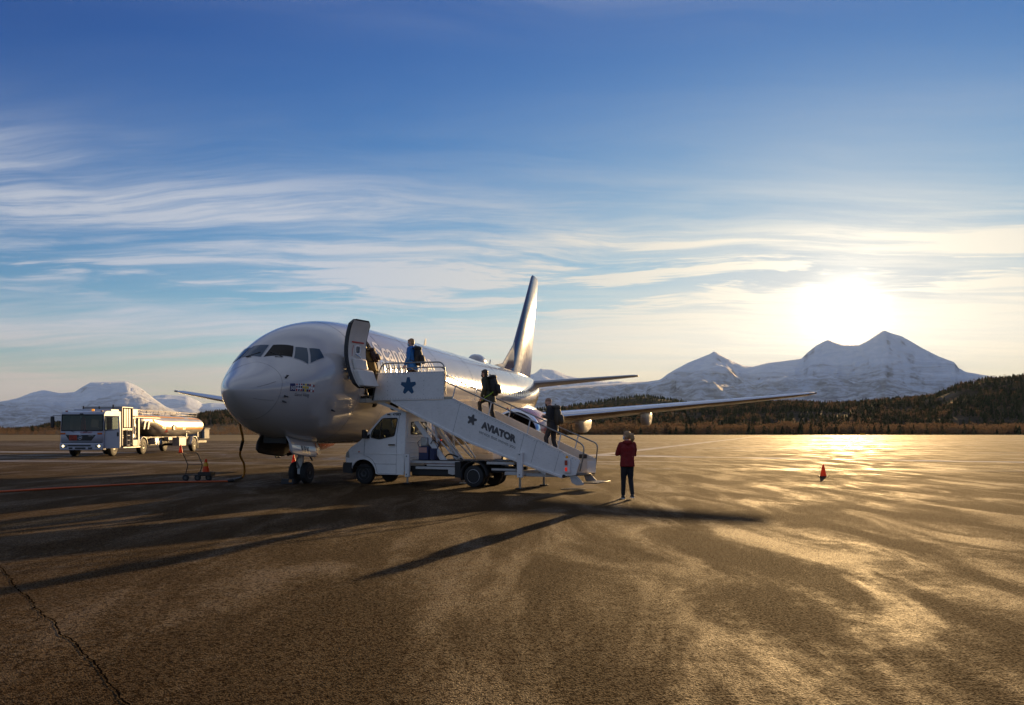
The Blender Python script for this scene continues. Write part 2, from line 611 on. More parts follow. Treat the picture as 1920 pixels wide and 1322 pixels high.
def text_obj(name, body, size, fn, mat, parent, bold=0.0, shear=0.0, space=1.0, cuts=None, width=None):
    """flat print carried onto a surface by fn(x, y)"""
    bm = text2d(body, size, bold, shear, space)
    xs = [v.co.x for v in bm.verts]
    x0, x1 = min(xs), max(xs)
    k = (width / (x1 - x0)) if width else 1.0
    for v in bm.verts:
        v.co.x = (v.co.x - x0) * k
    if cuts:
        ys = [v.co.y for v in bm.verts]
        y = min(ys) + cuts
        while y < max(ys):
            bmesh.ops.bisect_plane(bm, geom=bm.verts[:] + bm.edges[:] + bm.faces[:], plane_co=(0, y, 0), plane_no=(0, 1, 0))
            y += cuts
    for v in bm.verts:
        v.co = Vector(fn(v.co.x, v.co.y))
    me = bpy.data.meshes.new(name)
    bm.to_mesh(me)
    bm.free()
    return link(name, me, mat, parent, 0)


def arc(pts, r, n=5):
    """polyline with its inner corners rounded"""
    pts = [Vector(p) for p in pts]
    out = [pts[0]]
    for i in range(1, len(pts) - 1):
        a, b, c = pts[i - 1], pts[i], pts[i + 1]
        u, v = (a - b), (c - b)
        k = min(r, u.length * 0.48, v.length * 0.48)
        p, q = b + u.normalized() * k, b + v.normalized() * k
        for j in range(n + 1):
            t = j / n
            out.append((1 - t) ** 2 * p + 2 * t * (1 - t) * b + t * t * q)
    out.append(pts[-1])
    return out


def gz(x, y):
    """the apron rises a little to the left"""
    t = -5.0 - x
    s = 0.016 * math.log1p(math.exp(max(-30, min(30, t / 2.0)))) * 2.0
    s = 0.34 * math.tanh(s / 0.34)
    k = min(1, max(0, (y - 80) / 60))
    return s * (1 - k * k * (3 - 2 * k))

# ------------------------------------------------------------------ setting: ground, apron, hills, mountains


def asphalt():
    m, t, b = new_mat('apron_asphalt')
    pos = t.node('ShaderNodeTexCoord').outputs['Object']
    x, y, z = t.sep(pos)
    # aggregate
    vor = t.node('ShaderNodeTexVoronoi')
    t.put(vor.inputs['Vector'], pos)
    vor.inputs['Scale'].default_value = 75.0
    n_a = t.noise(pos, 42.0, 4.0, 0.65)
    n_b = t.noise(pos, 5.0, 5.0, 0.6)
    n_c = t.noise(t.mapping(pos, rot=(0, 0, R(20)), sc=(0.85, 0.20, 1)), 1.0, 6.0, 0.62, 0.7)   # wheel swirls, near
    n_d = t.noise(t.mapping(pos, rot=(0, 0, R(-3)), sc=(0.028, 0.30, 1)), 1.0, 6.0, 0.66, 0.3)  # long streaks
    n_e = t.noise(t.mapping(pos, loc=(5, 3, 0), rot=(0, 0, R(-5)), sc=(0.02, 0.26, 1)), 1.0, 7.0, 0.68, 0.2)
    n_f = t.noise(t.mapping(pos, loc=(11, 8, 0), sc=(0.16, 0.10, 1)), 1.0, 3.0, 0.5)
    mottle = t.m('ADD', t.m('MULTIPLY', n_c, 0.8), t.m('MULTIPLY', n_b, 0.2))
    shine = t.ramp(mottle, 0.60, 0.33)                  # 1 on polished, frosted stretches; 0 on dull dark ones
    base = t.mix(t.ramp(n_a, 0.36, 0.64), (0.018, 0.0108, 0.005), (0.104, 0.063, 0.027))
    base = t.mix(t.ramp(n_b, 0.30, 0.72), base, t.mix(1.0, base, (1.35, 1.28, 1.18), 'MULTIPLY'))
    base = t.mix(t.m('MULTIPLY', t.m('SUBTRACT', 1.0, shine), 0.42), base, (0.018, 0.012, 0.007))
    # drifted snow and frost in thin lines, mostly farther out
    far = t.ramp(y, 26.0, 60.0)
    snow = t.m('MULTIPLY', t.ramp(n_e, 0.57, 0.64), t.m('MULTIPLY', far, 0.55))
    # two long drift lines across the far apron
    l1 = t.m('ABSOLUTE', t.m('SUBTRACT', t.m('ADD', y, t.m('MULTIPLY', x, 0.62)), t.m('ADD', 66.5, t.m('MULTIPLY', t.m('SUBTRACT', n_d, 0.5), 9.0))))
    snow = t.m('MAXIMUM', snow, t.m('MULTIPLY', t.ramp(l1, 1.5, 0.2), t.m('MULTIPLY', t.ramp(x, -6.0, 3.0), 0.8)))
    l2 = t.m('ABSOLUTE', t.m('SUBTRACT', t.m('SUBTRACT', y, t.m('MULTIPLY', x, 3.1)), t.m('ADD', 44.0, t.m('MULTIPLY', t.m('SUBTRACT', n_d, 0.5), 6.0))))
    snow = t.m('MAXIMUM', snow, t.m('MULTIPLY', t.ramp(l2, 3.2, 0.4), t.m('MULTIPLY', t.ramp(y, 55.0, 62.0), 0.55)))
    col = t.mix(snow, base, (0.62, 0.63, 0.66))
    t.put(b.inputs['Base Color'], col)
    # ice film: smoother where the streak noise is high
    ice = t.m('MULTIPLY', t.ramp(n_d, 0.49, 0.60), t.ramp(y, 14.0, 60.0, 0.10, 1.0))
    r0 = t.ramp(shine, 0.0, 1.0, 0.98, t.ramp(n_f, 0.35, 0.65, 0.82, 0.66))
    rough = t.m('SUBTRACT', r0, t.m('MULTIPLY', ice, 0.30))
    t.put(b.inputs['Roughness'], rough)
    n_g = t.noise(pos, 16.0, 3.0, 0.6)
    grit = t.ramp(t.m('ADD', t.m('MULTIPLY', n_a, 0.65), t.m('MULTIPLY', n_g, 0.35)), 0.44, 0.58, 0.04, 1.0)          # stones shine, binder does not
    sp_ = t.ramp(shine, 0.0, 1.0, 0.12, 0.54)
    t.put(b.inputs['Specular IOR Level'], t.m('MULTIPLY', sp_, grit))
    b.inputs['Specular Tint'].default_value = (1.0, 0.74, 0.44, 1.0)   # warm sunlight tone put into the asphalt's glints
    bn = t.node('ShaderNodeBump')
    bn.inputs['Distance'].default_value = 0.018
    t.put(bn.inputs['Strength'], t.ramp(y, 5.0, 45.0, 1.0, 0.2))
    hgt = t.m('ADD', t.m('MULTIPLY', vor.outputs['Distance'], 0.9), t.m('MULTIPLY', n_a, 0.7))
    t.put(bn.inputs['Height'], hgt)
    t.l.new(bn.outputs[0], b.inputs['Normal'])
    return m


def field():
    m, t, b = new_mat('dry_field')
    pos = t.node('ShaderNodeTexCoord').outputs['Object']
    n1 = t.noise(t.mapping(pos, sc=(0.02, 0.05, 1)), 1.0, 6.0, 0.6)
    n2 = t.noise(pos, 0.6, 5.0, 0.6)
    c = t.mix(t.ramp(n1, 0.35, 0.65), (0.10, 0.07, 0.035), (0.19, 0.14, 0.075))
    c = t.mix(t.ramp(n2, 0.5, 0.75, 0.0, 0.6), c, (0.06, 0.05, 0.03))
    t.put(b.inputs['Base Color'], c)
    b.inputs['Roughness'].default_value = 0.95
    b.inputs['Specular IOR Level'].default_value = 0.1
    bn = t.node('ShaderNodeBump')
    bn.inputs['Strength'].default_value = 0.6
    bn.inputs['Distance'].default_value = 0.3
    t.put(bn.inputs['Height'], n2)
    t.l.new(bn.outputs[0], b.inputs['Normal'])
    return m


def forest_floor():
    m, t, b = new_mat('forest_floor')
    pos = t.node('ShaderNodeTexCoord').outputs['Object']
    n1 = t.noise(pos, 0.05, 6.0, 0.65)
    c = t.mix(t.ramp(n1, 0.35, 0.68), (0.022, 0.018, 0.012), (0.060, 0.045, 0.030))
    c = t.mix(t.ramp(t.noise(pos, 0.012, 4.0, 0.6), 0.60, 0.75, 0, 0.5), c, (0.13, 0.12, 0.12))
    t.put(b.inputs['Base Color'], c)
    b.inputs['Roughness'].default_value = 0.95
    b.inputs['Specular IOR Level'].default_value = 0.05
    return m


def snow_mat(zlo, zhi):
    """snow with bare birch wood low down and rock on the steep faces"""
    m, t, b = new_mat('mountain_snow')
    pos = t.node('ShaderNodeTexCoord').outputs['Object']
    x, y, z = t.sep(pos)
    nrm = t.node('ShaderNodeNewGeometry').outputs['Normal']
    nz = t.sep(nrm)[2]
    n1 = t.noise(t.mapping(pos, sc=(0.0022, 0.0022, 0.006)), 1.0, 9.0, 0.68)
    n2 = t.noise(t.mapping(pos, sc=(0.011, 0.011, 0.03)), 1.0, 7.0, 0.7)
    n3 = t.noise(t.mapping(pos, sc=(0.0011, 0.0011, 0.012)), 1.0, 8.0, 0.66, 0.8)
    snow = t.mix(t.ramp(n2, 0.3, 0.7), (0.64, 0.72, 0.82), (0.80, 0.85, 0.92))  # blue of shaded snow mixed into the base colour
    rock = t.mix(t.ramp(n2, 0.4, 0.6), (0.05, 0.045, 0.045), (0.16, 0.15, 0.15))
    steep = t.m('ADD', t.m('SUBTRACT', 1.0, nz), t.m('MULTIPLY', t.m('SUBTRACT', n2, 0.5), 0.55))
    rm = t.m('MULTIPLY', t.ramp(steep, 0.17, 0.38), t.ramp(n1, 0.42, 0.58, 0.10, 0.85))
    c = t.mix(rm, snow, rock)
    zz = t.m('ADD', z, t.m('MULTIPLY', t.m('SUBTRACT', n3, 0.5), (zhi - zlo) * 2.4))
    wood = t.m('MULTIPLY', t.ramp(zz, zhi, zlo), t.ramp(n2, 0.36, 0.60, 0.25, 1.0))
    c = t.mix(t.m('MULTIPLY', wood, 0.72), c, (0.075, 0.065, 0.062))
    t.put(b.inputs['Base Color'], c)
    b.inputs['Roughness'].default_value = 0.85
    b.inputs['Specular IOR Level'].default_value = 0.2
    bn = t.node('ShaderNodeBump')
    bn.inputs['Strength'].default_value = 0.8
    bn.inputs['Distance'].default_value = 25.0
    t.put(bn.inputs['Height'], t.m('ADD', n2, n1))
    t.l.new(bn.outputs[0], b.inputs['Normal'])
    return m


def structure(o):
    o['kind'] = 'structure'
    return o


# ground sheet to the horizon
g = MB()
ng = 72
radii = [0.0, 60, 200, 500, 1200, 3000, 8000, 20000, 45000]
rings = [[(r * math.cos(2 * PI * k / ng), r * math.sin(2 * PI * k / ng), -0.08) for k in range(ng)] for r in radii[1:]]
g.loft(rings, caps=False)
g.add(rings[0], [tuple(range(ng))])
structure(g.build('ground', field(), smooth=0))

# apron sheet, following the slight rise


def apron_edge(x):
    k = min(1, max(0, (x + 45) / 110))
    return 172 + 445 * k * k * (3 - 2 * k)


def xs_spaced():
    a = list(np.linspace(-40, 30, 57))
    return list(np.linspace(-420, -45, 12)) + a + list(np.linspace(36, 90, 10)) + list(np.linspace(110, 520, 12))


XS = xs_spaced()
YT = np.concatenate([np.linspace(0, 0.1, 14), np.linspace(0.115, 0.4, 26), np.linspace(0.45, 1, 8)])
rows = []
for q in YT:
    row = []
    for x in XS:
        e = apron_edge(x)
        yy = -25 + (172 + 25) * min(1, q / 0.4) if q <= 0.4 else 172 + (e - 172) * (q - 0.4) / 0.6
        row.append((x, yy, gz(x, yy)))
    rows.append(row)
ap = MB().loft(rows, close=False, caps=False)
apron = structure(ap.build('apron', asphalt(), smooth=180))

# the long crack in the left foreground, a jagged slit in the asphalt
def gpt(px, py, lift=0.0):
    yy = 1620 * 1.65 / (py - 811.0)
    xx = (px - 960.0) * yy / 1620
    for _ in range(3):
        z0 = gz(xx, yy)
        yy = 1620 * (1.65 - z0) / (py - 811.0)
        xx = (px - 960.0) * yy / 1620
    return Vector((xx, yy, gz(xx, yy) + lift))


def crack_mesh(pts, wid, seed):
    rr = random.Random(seed)
    path = []
    for a, b in zip(pts[:-1], pts[1:]):
        n = max(3, int((b - a).length / 0.035))
        for i in range(n):
            path.append(a.lerp(b, i / n))
    mb = MB()
    L, off = [], 0.0
    for i, p in enumerate(path):
        t = (path[min(i + 1, len(path) - 1)] - path[max(0, i - 1)]).normalized()
        s = Vector((-t.y, t.x, 0))
        off = off * 0.8 + rr.uniform(-1, 1) * 0.012
        c = p + s * off
        h = wid * rr.uniform(0.35, 1.2)
        L.append([c - s * h, c + s * h])
    mb.loft(L, close=False, caps=False)
    return mb


crack_px = [(-60, 1020), (0, 1062), (28, 1100), (55, 1120), (75, 1150), (100, 1165), (118, 1190), (140, 1205), (165, 1230), (190, 1265), (210, 1290), (243, 1322), (300, 1400)]
crack_mesh([gpt(*p, lift=0.004) for p in crack_px], 0.009, 3).build('crack', 'crack_dark', apron, smooth=0, fix=False)
crack_mesh([gpt(*p, lift=0.004) for p in [(1120, 968), (1300, 995), (1500, 1010), (1740, 1035), (1960, 1062)]], 0.005, 5).build('crack', 'crack_dark', apron, smooth=0, fix=False)


# ---- mountains: height fields in polar strips, crest traced as skyline heights at their true distance
def fbm(x, y, z, o=6, gain=0.5, ridged=False):
    a, f, s = 1.0, 1.0, 0.0
    for _ in range(o):
        n = mnoise.noise(Vector((x * f, y * f, z * f)))
        s += a * ((1 - abs(n) * 2.0) if ridged else n)
        a *= gain
        f *= 2.03
    return s


def interp(pts, x):
    xs = [p[0] for p in pts]
    ys = [p[1] for p in pts]
    return float(np.interp(x, xs, ys))


def mountain(name, crest, D, front, back, px0, px1, nu, nv, seed, mat, relief=0.16, spur=1.0):
    """crest: (azimuth as tan*1620+960, height above eye line in the same unit)"""
    rings = []
    hmax = max(811 - p[1] for p in crest) / 1620 * D
    for j in range(nv + 1):
        v = j / nv
        ring = []
        for i in range(nu + 1):
            px = px0 + (px1 - px0) * i / nu
            tx = (px - 960) / 1620
            h = (811 - interp(crest, px)) / 1620 * D + 1.65
            if v <= 0.72:
                q = v / 0.72
                yy = D - front * (1 - q)
                prof = q ** 1.25 * 0.55 + 0.45 * q * q * (3 - 2 * q)
            else:
                q = (1 - v) / 0.28
                yy = D + back * (1 - q)
                prof = q * q * (3 - 2 * q)
            xx = tx * yy
            env = math.sin(PI * min(1, q)) if v <= 0.72 else math.sin(PI * q) * 0.7
            n1 = fbm(xx / 1500.0 * spur, yy / 2600.0, seed, 6, 0.5, True) - 0.9
            n2 = fbm(xx / 420.0, yy / 700.0, seed + 5, 5, 0.55)
            z = h * prof + hmax * relief * env * (n1 * 0.9 + n2 * 0.5 + 0.10 * fbm(xx / 130.0, yy / 200.0, seed + 2, 4, 0.6, True))
            # tiny roughness on the crest itself
            z += hmax * 0.008 * fbm(xx / 120.0, yy / 120.0, seed + 9, 4, 0.6) * prof
            if v <= 0.72:
                cap = (h - 0.004 * D * (1 - q)) * yy / D   # never above the crest seen from the apron
                z = min(z, max(cap, h * 0.02))
            ring.append((xx, yy, max(z, -5.0) if 0 < v < 1 else -20.0))
        rings.append(ring)
    mb = MB().loft(rings, close=False, caps=False)
    return structure(mb.build(name, mat, smooth=180, fix=False))


R_MAIN = [(900, 735), (1000, 728), (1100, 722), (1180, 717), (1215, 715), (1237, 712), (1262, 695), (1290, 680), (1320, 668), (1330, 664), (1340, 658), (1350, 665), (1375, 678), (1395, 686), (1412, 687),
          (1440, 680), (1480, 675), (1503, 672), (1515, 660), (1530, 648), (1545, 640), (1553, 637), (1565, 642), (1580, 647), (1610, 647), (1625, 640), (1645, 627), (1657, 619), (1672, 625), (1690, 630),
          (1710, 641), (1730, 653), (1760, 668), (1790, 679), (1797, 690), (1810, 697), (1840, 702), (1870, 707), (1920, 713), (2000, 722), (2150, 712), (2300, 700), (2500, 722), (2800, 740)]
R_BACK = [(780, 760), (880, 735), (960, 716), (985, 704), (1003, 700), (1014, 691), (1040, 693), (1062, 703), (1090, 709), (1115, 712), (1140, 716), (1160, 714), (1200, 722), (1300, 745), (1400, 780)]
L_MAIN = [(-900, 745), (-700, 730), (-450, 742), (-250, 728), (-100, 748), (0, 753), (30, 748), (60, 736), (82, 731), (112, 737), (140, 735), (155, 725), (170, 717), (195, 716), (236, 715), (250, 720), (265, 728),
          (290, 748), (310, 762), (340, 776), (400, 790), (480, 800), (600, 806)]
L_BACK = [(180, 770), (250, 756), (290, 742), (310, 740), (350, 742), (368, 749), (380, 757), (395, 755), (430, 757), (470, 765), (540, 772), (620, 768), (720, 760), (800, 764), (900, 775), (1000, 790)]
mt_r = snow_mat(180.0, 640.0)
mt_l = snow_mat(80.0, 420.0)
mountain('mountain', R_MAIN, 9000, 5200, 3500, 880, 2750, 420, 70, 1.3, mt_r, 0.15)
mountain('mountain', R_BACK, 12000, 4000, 3000, 790, 1390, 150, 40, 4.1, mt_r, 0.10)
mountain('mountain', L_MAIN, 10000, 5200, 3500, -880, 590, 360, 70, 8.6, mt_l, 0.20, 1.3)
mountain('mountain', L_BACK, 13500, 4500, 3000, 190, 990, 180, 40, 6.2, mt_l, 0.12)

# ---- wooded hills between the airfield and the mountains
H_RIGHT = [(600, 800), (800, 792), (950, 782), (1050, 772), (1150, 768), (1250, 766), (1320, 764), (1400, 761), (1480, 760), (1560, 763), (1640, 757), (1700, 753), (1750, 749), (1775, 739), (1800, 728), (1850, 717), (1920, 712),
           (2000, 704), (2150, 700), (2400, 720), (2700, 760)]
H_KNOLL = [(980, 775), (1060, 765), (1110, 757), (1170, 748), (1210, 745), (1260, 752), (1310, 762), (1380, 772)]
H_LEFT = [(-900, 795), (-600, 786), (-300, 795), (-100, 806), (20, 809), (70, 806), (97, 799), (140, 793), (200, 795), (260, 798), (320, 792), (385, 780), (420, 776), (460, 780), (520, 790), (600, 798), (700, 802)]


def hill_height(crest, D, front, px, yy):
    h = (811 - interp(crest, px)) / 1620 * D + 1.65
    q = 1 - (D - yy) / front
    if q > 1:
        q = max(0, 1 - (yy - D) / (front * 0.8))
    q = min(1, max(0, q))
    tx = (px - 960) / 1620
    n = fbm(tx * yy / 140.0, yy / 160.0, 2.2, 4) * 0.10 * h * math.sin(PI * q)
    return max(0.0, h * (q * q * (3 - 2 * q)) + n) - (2.0 if q <= 0.001 else 0.0)


def hill(name, crest, D, front, px0, px1, nu, nv):
    rings = []
    for j in range(nv + 1):
        yy = D - front + front * 1.8 * j / nv
        rings.append([((px0 + (px1 - px0) * i / nu - 960) / 1620 * yy, yy, hill_height(crest, D, front, px0 + (px1 - px0) * i / nu, yy)) for i in range(nu + 1)])
    return structure(MB().loft(rings, close=False, caps=False).build(name, FF, smooth=180, fix=False))


FF = forest_floor()
HILLS = [('hill', H_RIGHT, 1300, 660, 620, 2650, 160, 40), ('hill', H_KNOLL, 1900, 500, 985, 1375, 60, 24), ('hill', H_LEFT, 1500, 900, -880, 690, 130, 36)]
for a in HILLS:
    hill(*a)


def leaf_mat(name, c1, c2, rough=0.9, through=0.08):
    m, t, b = new_mat(name)
    pos = t.node('ShaderNodeTexCoord').outputs['Object']
    t.put(b.inputs['Base Color'], t.mix(t.ramp(t.noise(pos, 0.15, 5.0, 0.7), 0.3, 0.7), c1, c2))
    b.inputs['Roughness'].default_value = rough
    b.inputs['Specular IOR Level'].default_value = 0.15
    tl = t.node('ShaderNodeBsdfTranslucent')       # sun filtering through thin twigs and needles
    tl.inputs[0].default_value = (*[min(1, c * 2.2) for c in c2], 1)
    mx = t.node('ShaderNodeMixShader')
    mx.inputs[0].default_value = through
    t.l.new(b.outputs[0], mx.inputs[1])
    t.l.new(tl.outputs[0], mx.inputs[2])
    t.l.new(mx.outputs[0], [n for n in m.node_tree.nodes if n.type == 'OUTPUT_MATERIAL'][0].inputs[0])
    return m


m_spruce = leaf_mat('spruce_needles', (0.012, 0.018, 0.008), (0.040, 0.046, 0.020))
m_birch = leaf_mat('birch_twigs', (0.055, 0.036, 0.022), (0.13, 0.085, 0.052), through=0.22)


def fast_mesh(name, V, T, mat):
    me = bpy.data.meshes.new(name)
    me.vertices.add(len(V))
    me.vertices.foreach_set('co', np.asarray(V, dtype=np.float32).ravel())
    me.loops.add(len(T) * 3)
    me.loops.foreach_set('vertex_index', np.asarray(T, dtype=np.int32).ravel())
    me.polygons.add(len(T))
    me.polygons.foreach_set('loop_start', np.arange(0, len(T) * 3, 3, dtype=np.int32))
    me.update(calc_edges=True)
    return link(name, me, mat, None, 0)


def spruce_proto(seed):
    """jagged tiers of drooping triangles around a stem, 1 m high"""
    rr = random.Random(seed)
    V, T = [], []
    tiers = 6
    for k in range(tiers):
        z0 = 0.10 + 0.82 * k / tiers
        r = 0.20 * (1 - k / tiers) ** 0.8 + 0.025
        zt = min(1.0, z0 + 0.30)
        for a in range(7):
            t = 2 * PI * (a + rr.random()) / 7
            dw = 0.50
            rr_ = r * rr.uniform(0.65, 1.25)
            o = len(V)
            V += [(0, 0, zt), (rr_ * math.cos(t - dw), rr_ * math.sin(t - dw), z0 + rr.uniform(-.03, .03)), (rr_ * math.cos(t + dw), rr_ * math.sin(t + dw), z0 + rr.uniform(-.03, .03))]
            T.append((o, o + 1, o + 2))
    for a in range(3):
        t0, t1 = 2 * PI * a / 3, 2 * PI * (a + 1) / 3
        o = len(V)
        V += [(.02 * math.cos(t0), .02 * math.sin(t0), -.03), (.02 * math.cos(t1), .02 * math.sin(t1), -.03), (0, 0, 0.9)]
        T.append((o, o + 1, o + 2))
    return np.array(V), np.array(T)


def birch_proto(seed):
    """bare rounded crown of thin twig triangles, 1 m high"""
    rr = random.Random(seed)
    V, T = [], []
    for k in range(3):
        t0, t1 = 2 * PI * k / 3, 2 * PI * (k + 1) / 3
        o = len(V)
        V += [(.018 * math.cos(t0), .018 * math.sin(t0), -.03), (.018 * math.cos(t1), .018 * math.sin(t1), -.03), (rr.uniform(-.03, .03), 0, .9)]
        T.append((o, o + 1, o + 2))
    for k in range(46):
        t = rr.uniform(0, 2 * PI)
        zz = rr.uniform(0.12, 0.95)
        rad = 0.34 * math.sin(PI * min(1, zz * 0.80 + 0.12)) * math.sqrt(rr.random())
        p = Vector((rad * math.cos(t), rad * math.sin(t), zz))
        L = rr.uniform(0.09, 0.22)
        dvec = Vector((math.cos(t) * .6, math.sin(t) * .6, rr.uniform(.3, 1.0))).normalized() * L
        s = Vector((rr.uniform(-1, 1), rr.uniform(-1, 1), rr.uniform(-.4, .4))).normalized() * rr.uniform(0.02, 0.05)
        o = len(V)
        V += [tuple(p - s), tuple(p + s), tuple(p + dvec)]
        T.append((o, o + 1, o + 2))
    return np.array(V), np.array(T)


SP = [spruce_proto(i) for i in range(6)]
BI = [birch_proto(i + 20) for i in range(6)]


def plant(name, protos, spots, mat, wide=1.0):
    VV, TT, o = [], [], 0
    for (x, y, z, h) in spots:
        V, T = protos[random.randrange(len(protos))]
        a = random.uniform(0, 2 * PI)
        c, s = math.cos(a) * h * wide, math.sin(a) * h * wide
        P = np.empty_like(V)
        P[:, 0] = V[:, 0] * c - V[:, 1] * s + x
        P[:, 1] = V[:, 0] * s + V[:, 1] * c + y
        P[:, 2] = V[:, 2] * h + z
        VV.append(P)
        TT.append(T + o)
        o += len(V)
    ob = fast_mesh(name, np.concatenate(VV), np.concatenate(TT), mat)
    return tag(ob, kind='stuff')


def on_hill(crest, D, front, px0, px1, n, hmin, hmax, back=1.06, qmin=0.0, dens=0.0):
    out = []
    while len(out) < n:
        px = random.uniform(px0, px1)
        yy = D - front * (1 - qmin) + random.random() ** 0.75 * front * (back - qmin)
        xx = (px - 960) / 1620 * yy
        if dens and fbm(xx / 90.0, yy / 90.0, 5.0, 3) < random.uniform(-1, 1) * dens:
            continue
        out.append((xx, yy, hill_height(crest, D, front, px, yy), random.uniform(hmin, hmax) * random.uniform(0.7, 1.1)))
    return out


sp = on_hill(H_RIGHT, 1300, 660, 880, 2050, 8200, 5, 8.5, dens=0.4) + on_hill(H_KNOLL, 1900, 500, 1000, 1370, 1200, 6, 10)
tag(plant('spruce_forest', SP, sp, m_spruce, 1.15), 'dark mass of spruces covering the hill behind the right apron', 'forest')
sp = on_hill(H_LEFT, 1500, 900, -60, 690, 3200, 4, 8, dens=0.4, qmin=0.35)
tag(plant('spruce_forest', SP, sp, m_spruce, 1.15), 'dark wooded slope behind the fuel truck on the left', 'forest')
b1 = []
for k in range(2400):
    px = random.uniform(640, 2080)
    yy = random.uniform(622, 720)
    b1.append(((px - 960) / 1620 * yy, yy, -0.1, random.uniform(5, 9) * (0.75 + 0.5 * mnoise.noise(Vector((px / 60.0, yy / 50, 0))) + 0.2)))
b1 += on_hill(H_RIGHT, 1300, 660, 880, 2050, 3000, 5, 8, dens=0.3)
tag(plant('birch_wood', BI, b1, m_birch, 1.1), 'brown bare birch scrub along the far edge of the right apron', 'woodland')
b2 = []
for k in range(700):
    px = random.uniform(-60, 690)
    yy = random.uniform(560, 640)
    b2.append(((px - 960) / 1620 * yy, yy, -0.1, random.uniform(1.5, 3.5)))
b2 += on_hill(H_LEFT, 1500, 900, -60, 690, 1600, 4, 7, dens=0.4)
tag(plant('birch_wood', BI, b2, m_birch, 1.1), 'brown scrub and bare trees beyond the field on the left', 'woodland')
# a few darker spruces standing in the birch belt
sp = []
for k in range(170):
    px = random.uniform(900, 2050)
    yy = random.uniform(618, 700)
    sp.append(((px - 960) / 1620 * yy, yy, -0.1, random.uniform(4, 9)))
tag(plant('spruce_forest', SP, sp, m_spruce, 1.2), 'scattered dark spruces among the bare birches at the apron edge', 'forest')

# ------------------------------------------------------------------ airliner (local x aft from the nose, y starboard, z up)
PLANE_ROT = R(90 - 14.1)
plane = thing('passenger_airplane', 'white twin-engine airliner parked with its front door open and stairs docked', 'airplane',
              (-7.72, 23.6, 0.03), (0.014, 0, PLANE_ROT))
ST = np.array([(0.0, 2.80, 2.80, 0.0, 2.80), (0.06, 2.91, 2.66, .14, 2.80), (0.2, 3.03, 2.49, .31, 2.80), (.45, 3.18, 2.27, .55, 2.81), (.8, 3.35, 2.04, .81, 2.85), (1.2, 3.56, 1.83, 1.06, 2.92), (1.6, 3.81, 1.66, 1.28, 3.0),
               (2.1, 4.20, 1.51, 1.49, 3.1), (2.6, 4.57, 1.41, 1.62, 3.19), (3.1, 4.83, 1.35, 1.71, 3.27), (3.7, 5.04, 1.30, 1.78, 3.34), (4.4, 5.20, 1.27, 1.835, 3.4), (5.2, 5.32, 1.25, 1.865, 3.44), (6.2, 5.40, 1.24, 1.88, 3.46),
               (8, 5.45, 1.24, 1.88, 3.46), (25, 5.45, 1.24, 1.88, 3.46), (27, 5.45, 1.37, 1.86, 3.48), (29.5, 5.44, 1.78, 1.74, 3.6), (32, 5.41, 2.40, 1.46, 3.85), (34.5, 5.34, 3.12, 1.05, 4.2), (36.5, 5.2, 3.74, .62, 4.45),
               (37.8, 5.0, 4.2, .28, 4.6), (38.05, 4.85, 4.38, .15, 4.62)])


def pchip(x, y, xi):
    h = np.diff(x)
    dd = np.diff(y) / h
    n = len(x)
    mm = np.zeros(n)
    for k in range(1, n - 1):
        if dd[k - 1] * dd[k] > 0:
            w1, w2 = 2 * h[k] + h[k - 1], h[k] + 2 * h[k - 1]
            mm[k] = (w1 + w2) / (w1 / dd[k - 1] + w2 / dd[k])
    mm[0], mm[-1] = dd[0], dd[-1]
    xi = min(max(xi, x[0]), x[-1])
    k = int(min(max(np.searchsorted(x, xi) - 1, 0), n - 2))
    t = (xi - x[k]) / h[k]
    return float((2 * t**3 - 3 * t**2 + 1) * y[k] + (t**3 - 2 * t**2 + t) * h[k] * mm[k] + (-2 * t**3 + 3 * t**2) * y[k + 1] + (t**3 - t**2) * h[k] * mm[k + 1])


SQ = np.sqrt(ST[:, 0])


def prof(s):
    u = math.sqrt(max(s, 0))
    return [pchip(SQ, ST[:, i], u) for i in range(1, 5)]


def fus(s, th, off=0.0):
    """point on the skin: s aft of the nose, th from the crown towards port"""
    t, b, hw, c = prof(s)
    co, si = math.cos(th), math.sin(th)
    rz = (t - c) if co > 0 else (c - b)
    p = Vector((s, -hw * si, c + rz * co))
    if off:
        n = Vector((0, -si * max(rz, .05), co * max(hw, .05))).normalized()
        p += n * off
    return p


def th_at(s, z):
    t, b, hw, c = prof(s)
    rz = (t - c) if z > c else (c - b)
    return math.acos(max(-1, min(1, (z - c) / rz)))


DS0, DS1 = 4.95, 5.80          # door opening along the fuselage
TH0, TH1 = th_at(5.3, 4.72), th_at(5.3, 2.84)
ss = [0.004, 0.03, 0.08, 0.15, 0.25, 0.4, 0.6, 0.8, 1.0, 1.25, 1.5, 1.75, 2.0, 2.25, 2.5, 2.8, 3.1, 3.5, 3.9, 4.4, DS0, 5.2, 5.5, DS1, 6.2, 7, 8, 10, 12, 14, 16, 18, 20, 22, 24, 25, 26, 27, 28, 29, 30, 31, 32, 33, 34, 35, 36, 36.8, 37.4, 37.8, 38.05]
base = [PI * 2 * k / 64 for k in range(64)]
for tt in (TH0, TH1):
    j = min(range(64), key=lambda k: abs(base[k] - tt))
    base[j] = tt
fb = MB()
fb.loft([[fus(s, t) for t in base] for s in ss])
keep = []
for f in fb.f:
    c = sum((Vector(fb.v[i]) for i in f), Vector()) / len(f)
    thc = math.atan2(-(c.y) / 1.87, (c.z - 3.44) / (1.88 if c.z > 3.44 else 2.19))
    if len(f) == 4 and DS0 - 0.01 < c.x < DS1 + 0.01 and TH0 < thc < TH1:
        continue
    keep.append(f)
fb.f = keep
fus_o = fb.build('fuselage', 'aircraft_paint', plane, smooth=180)

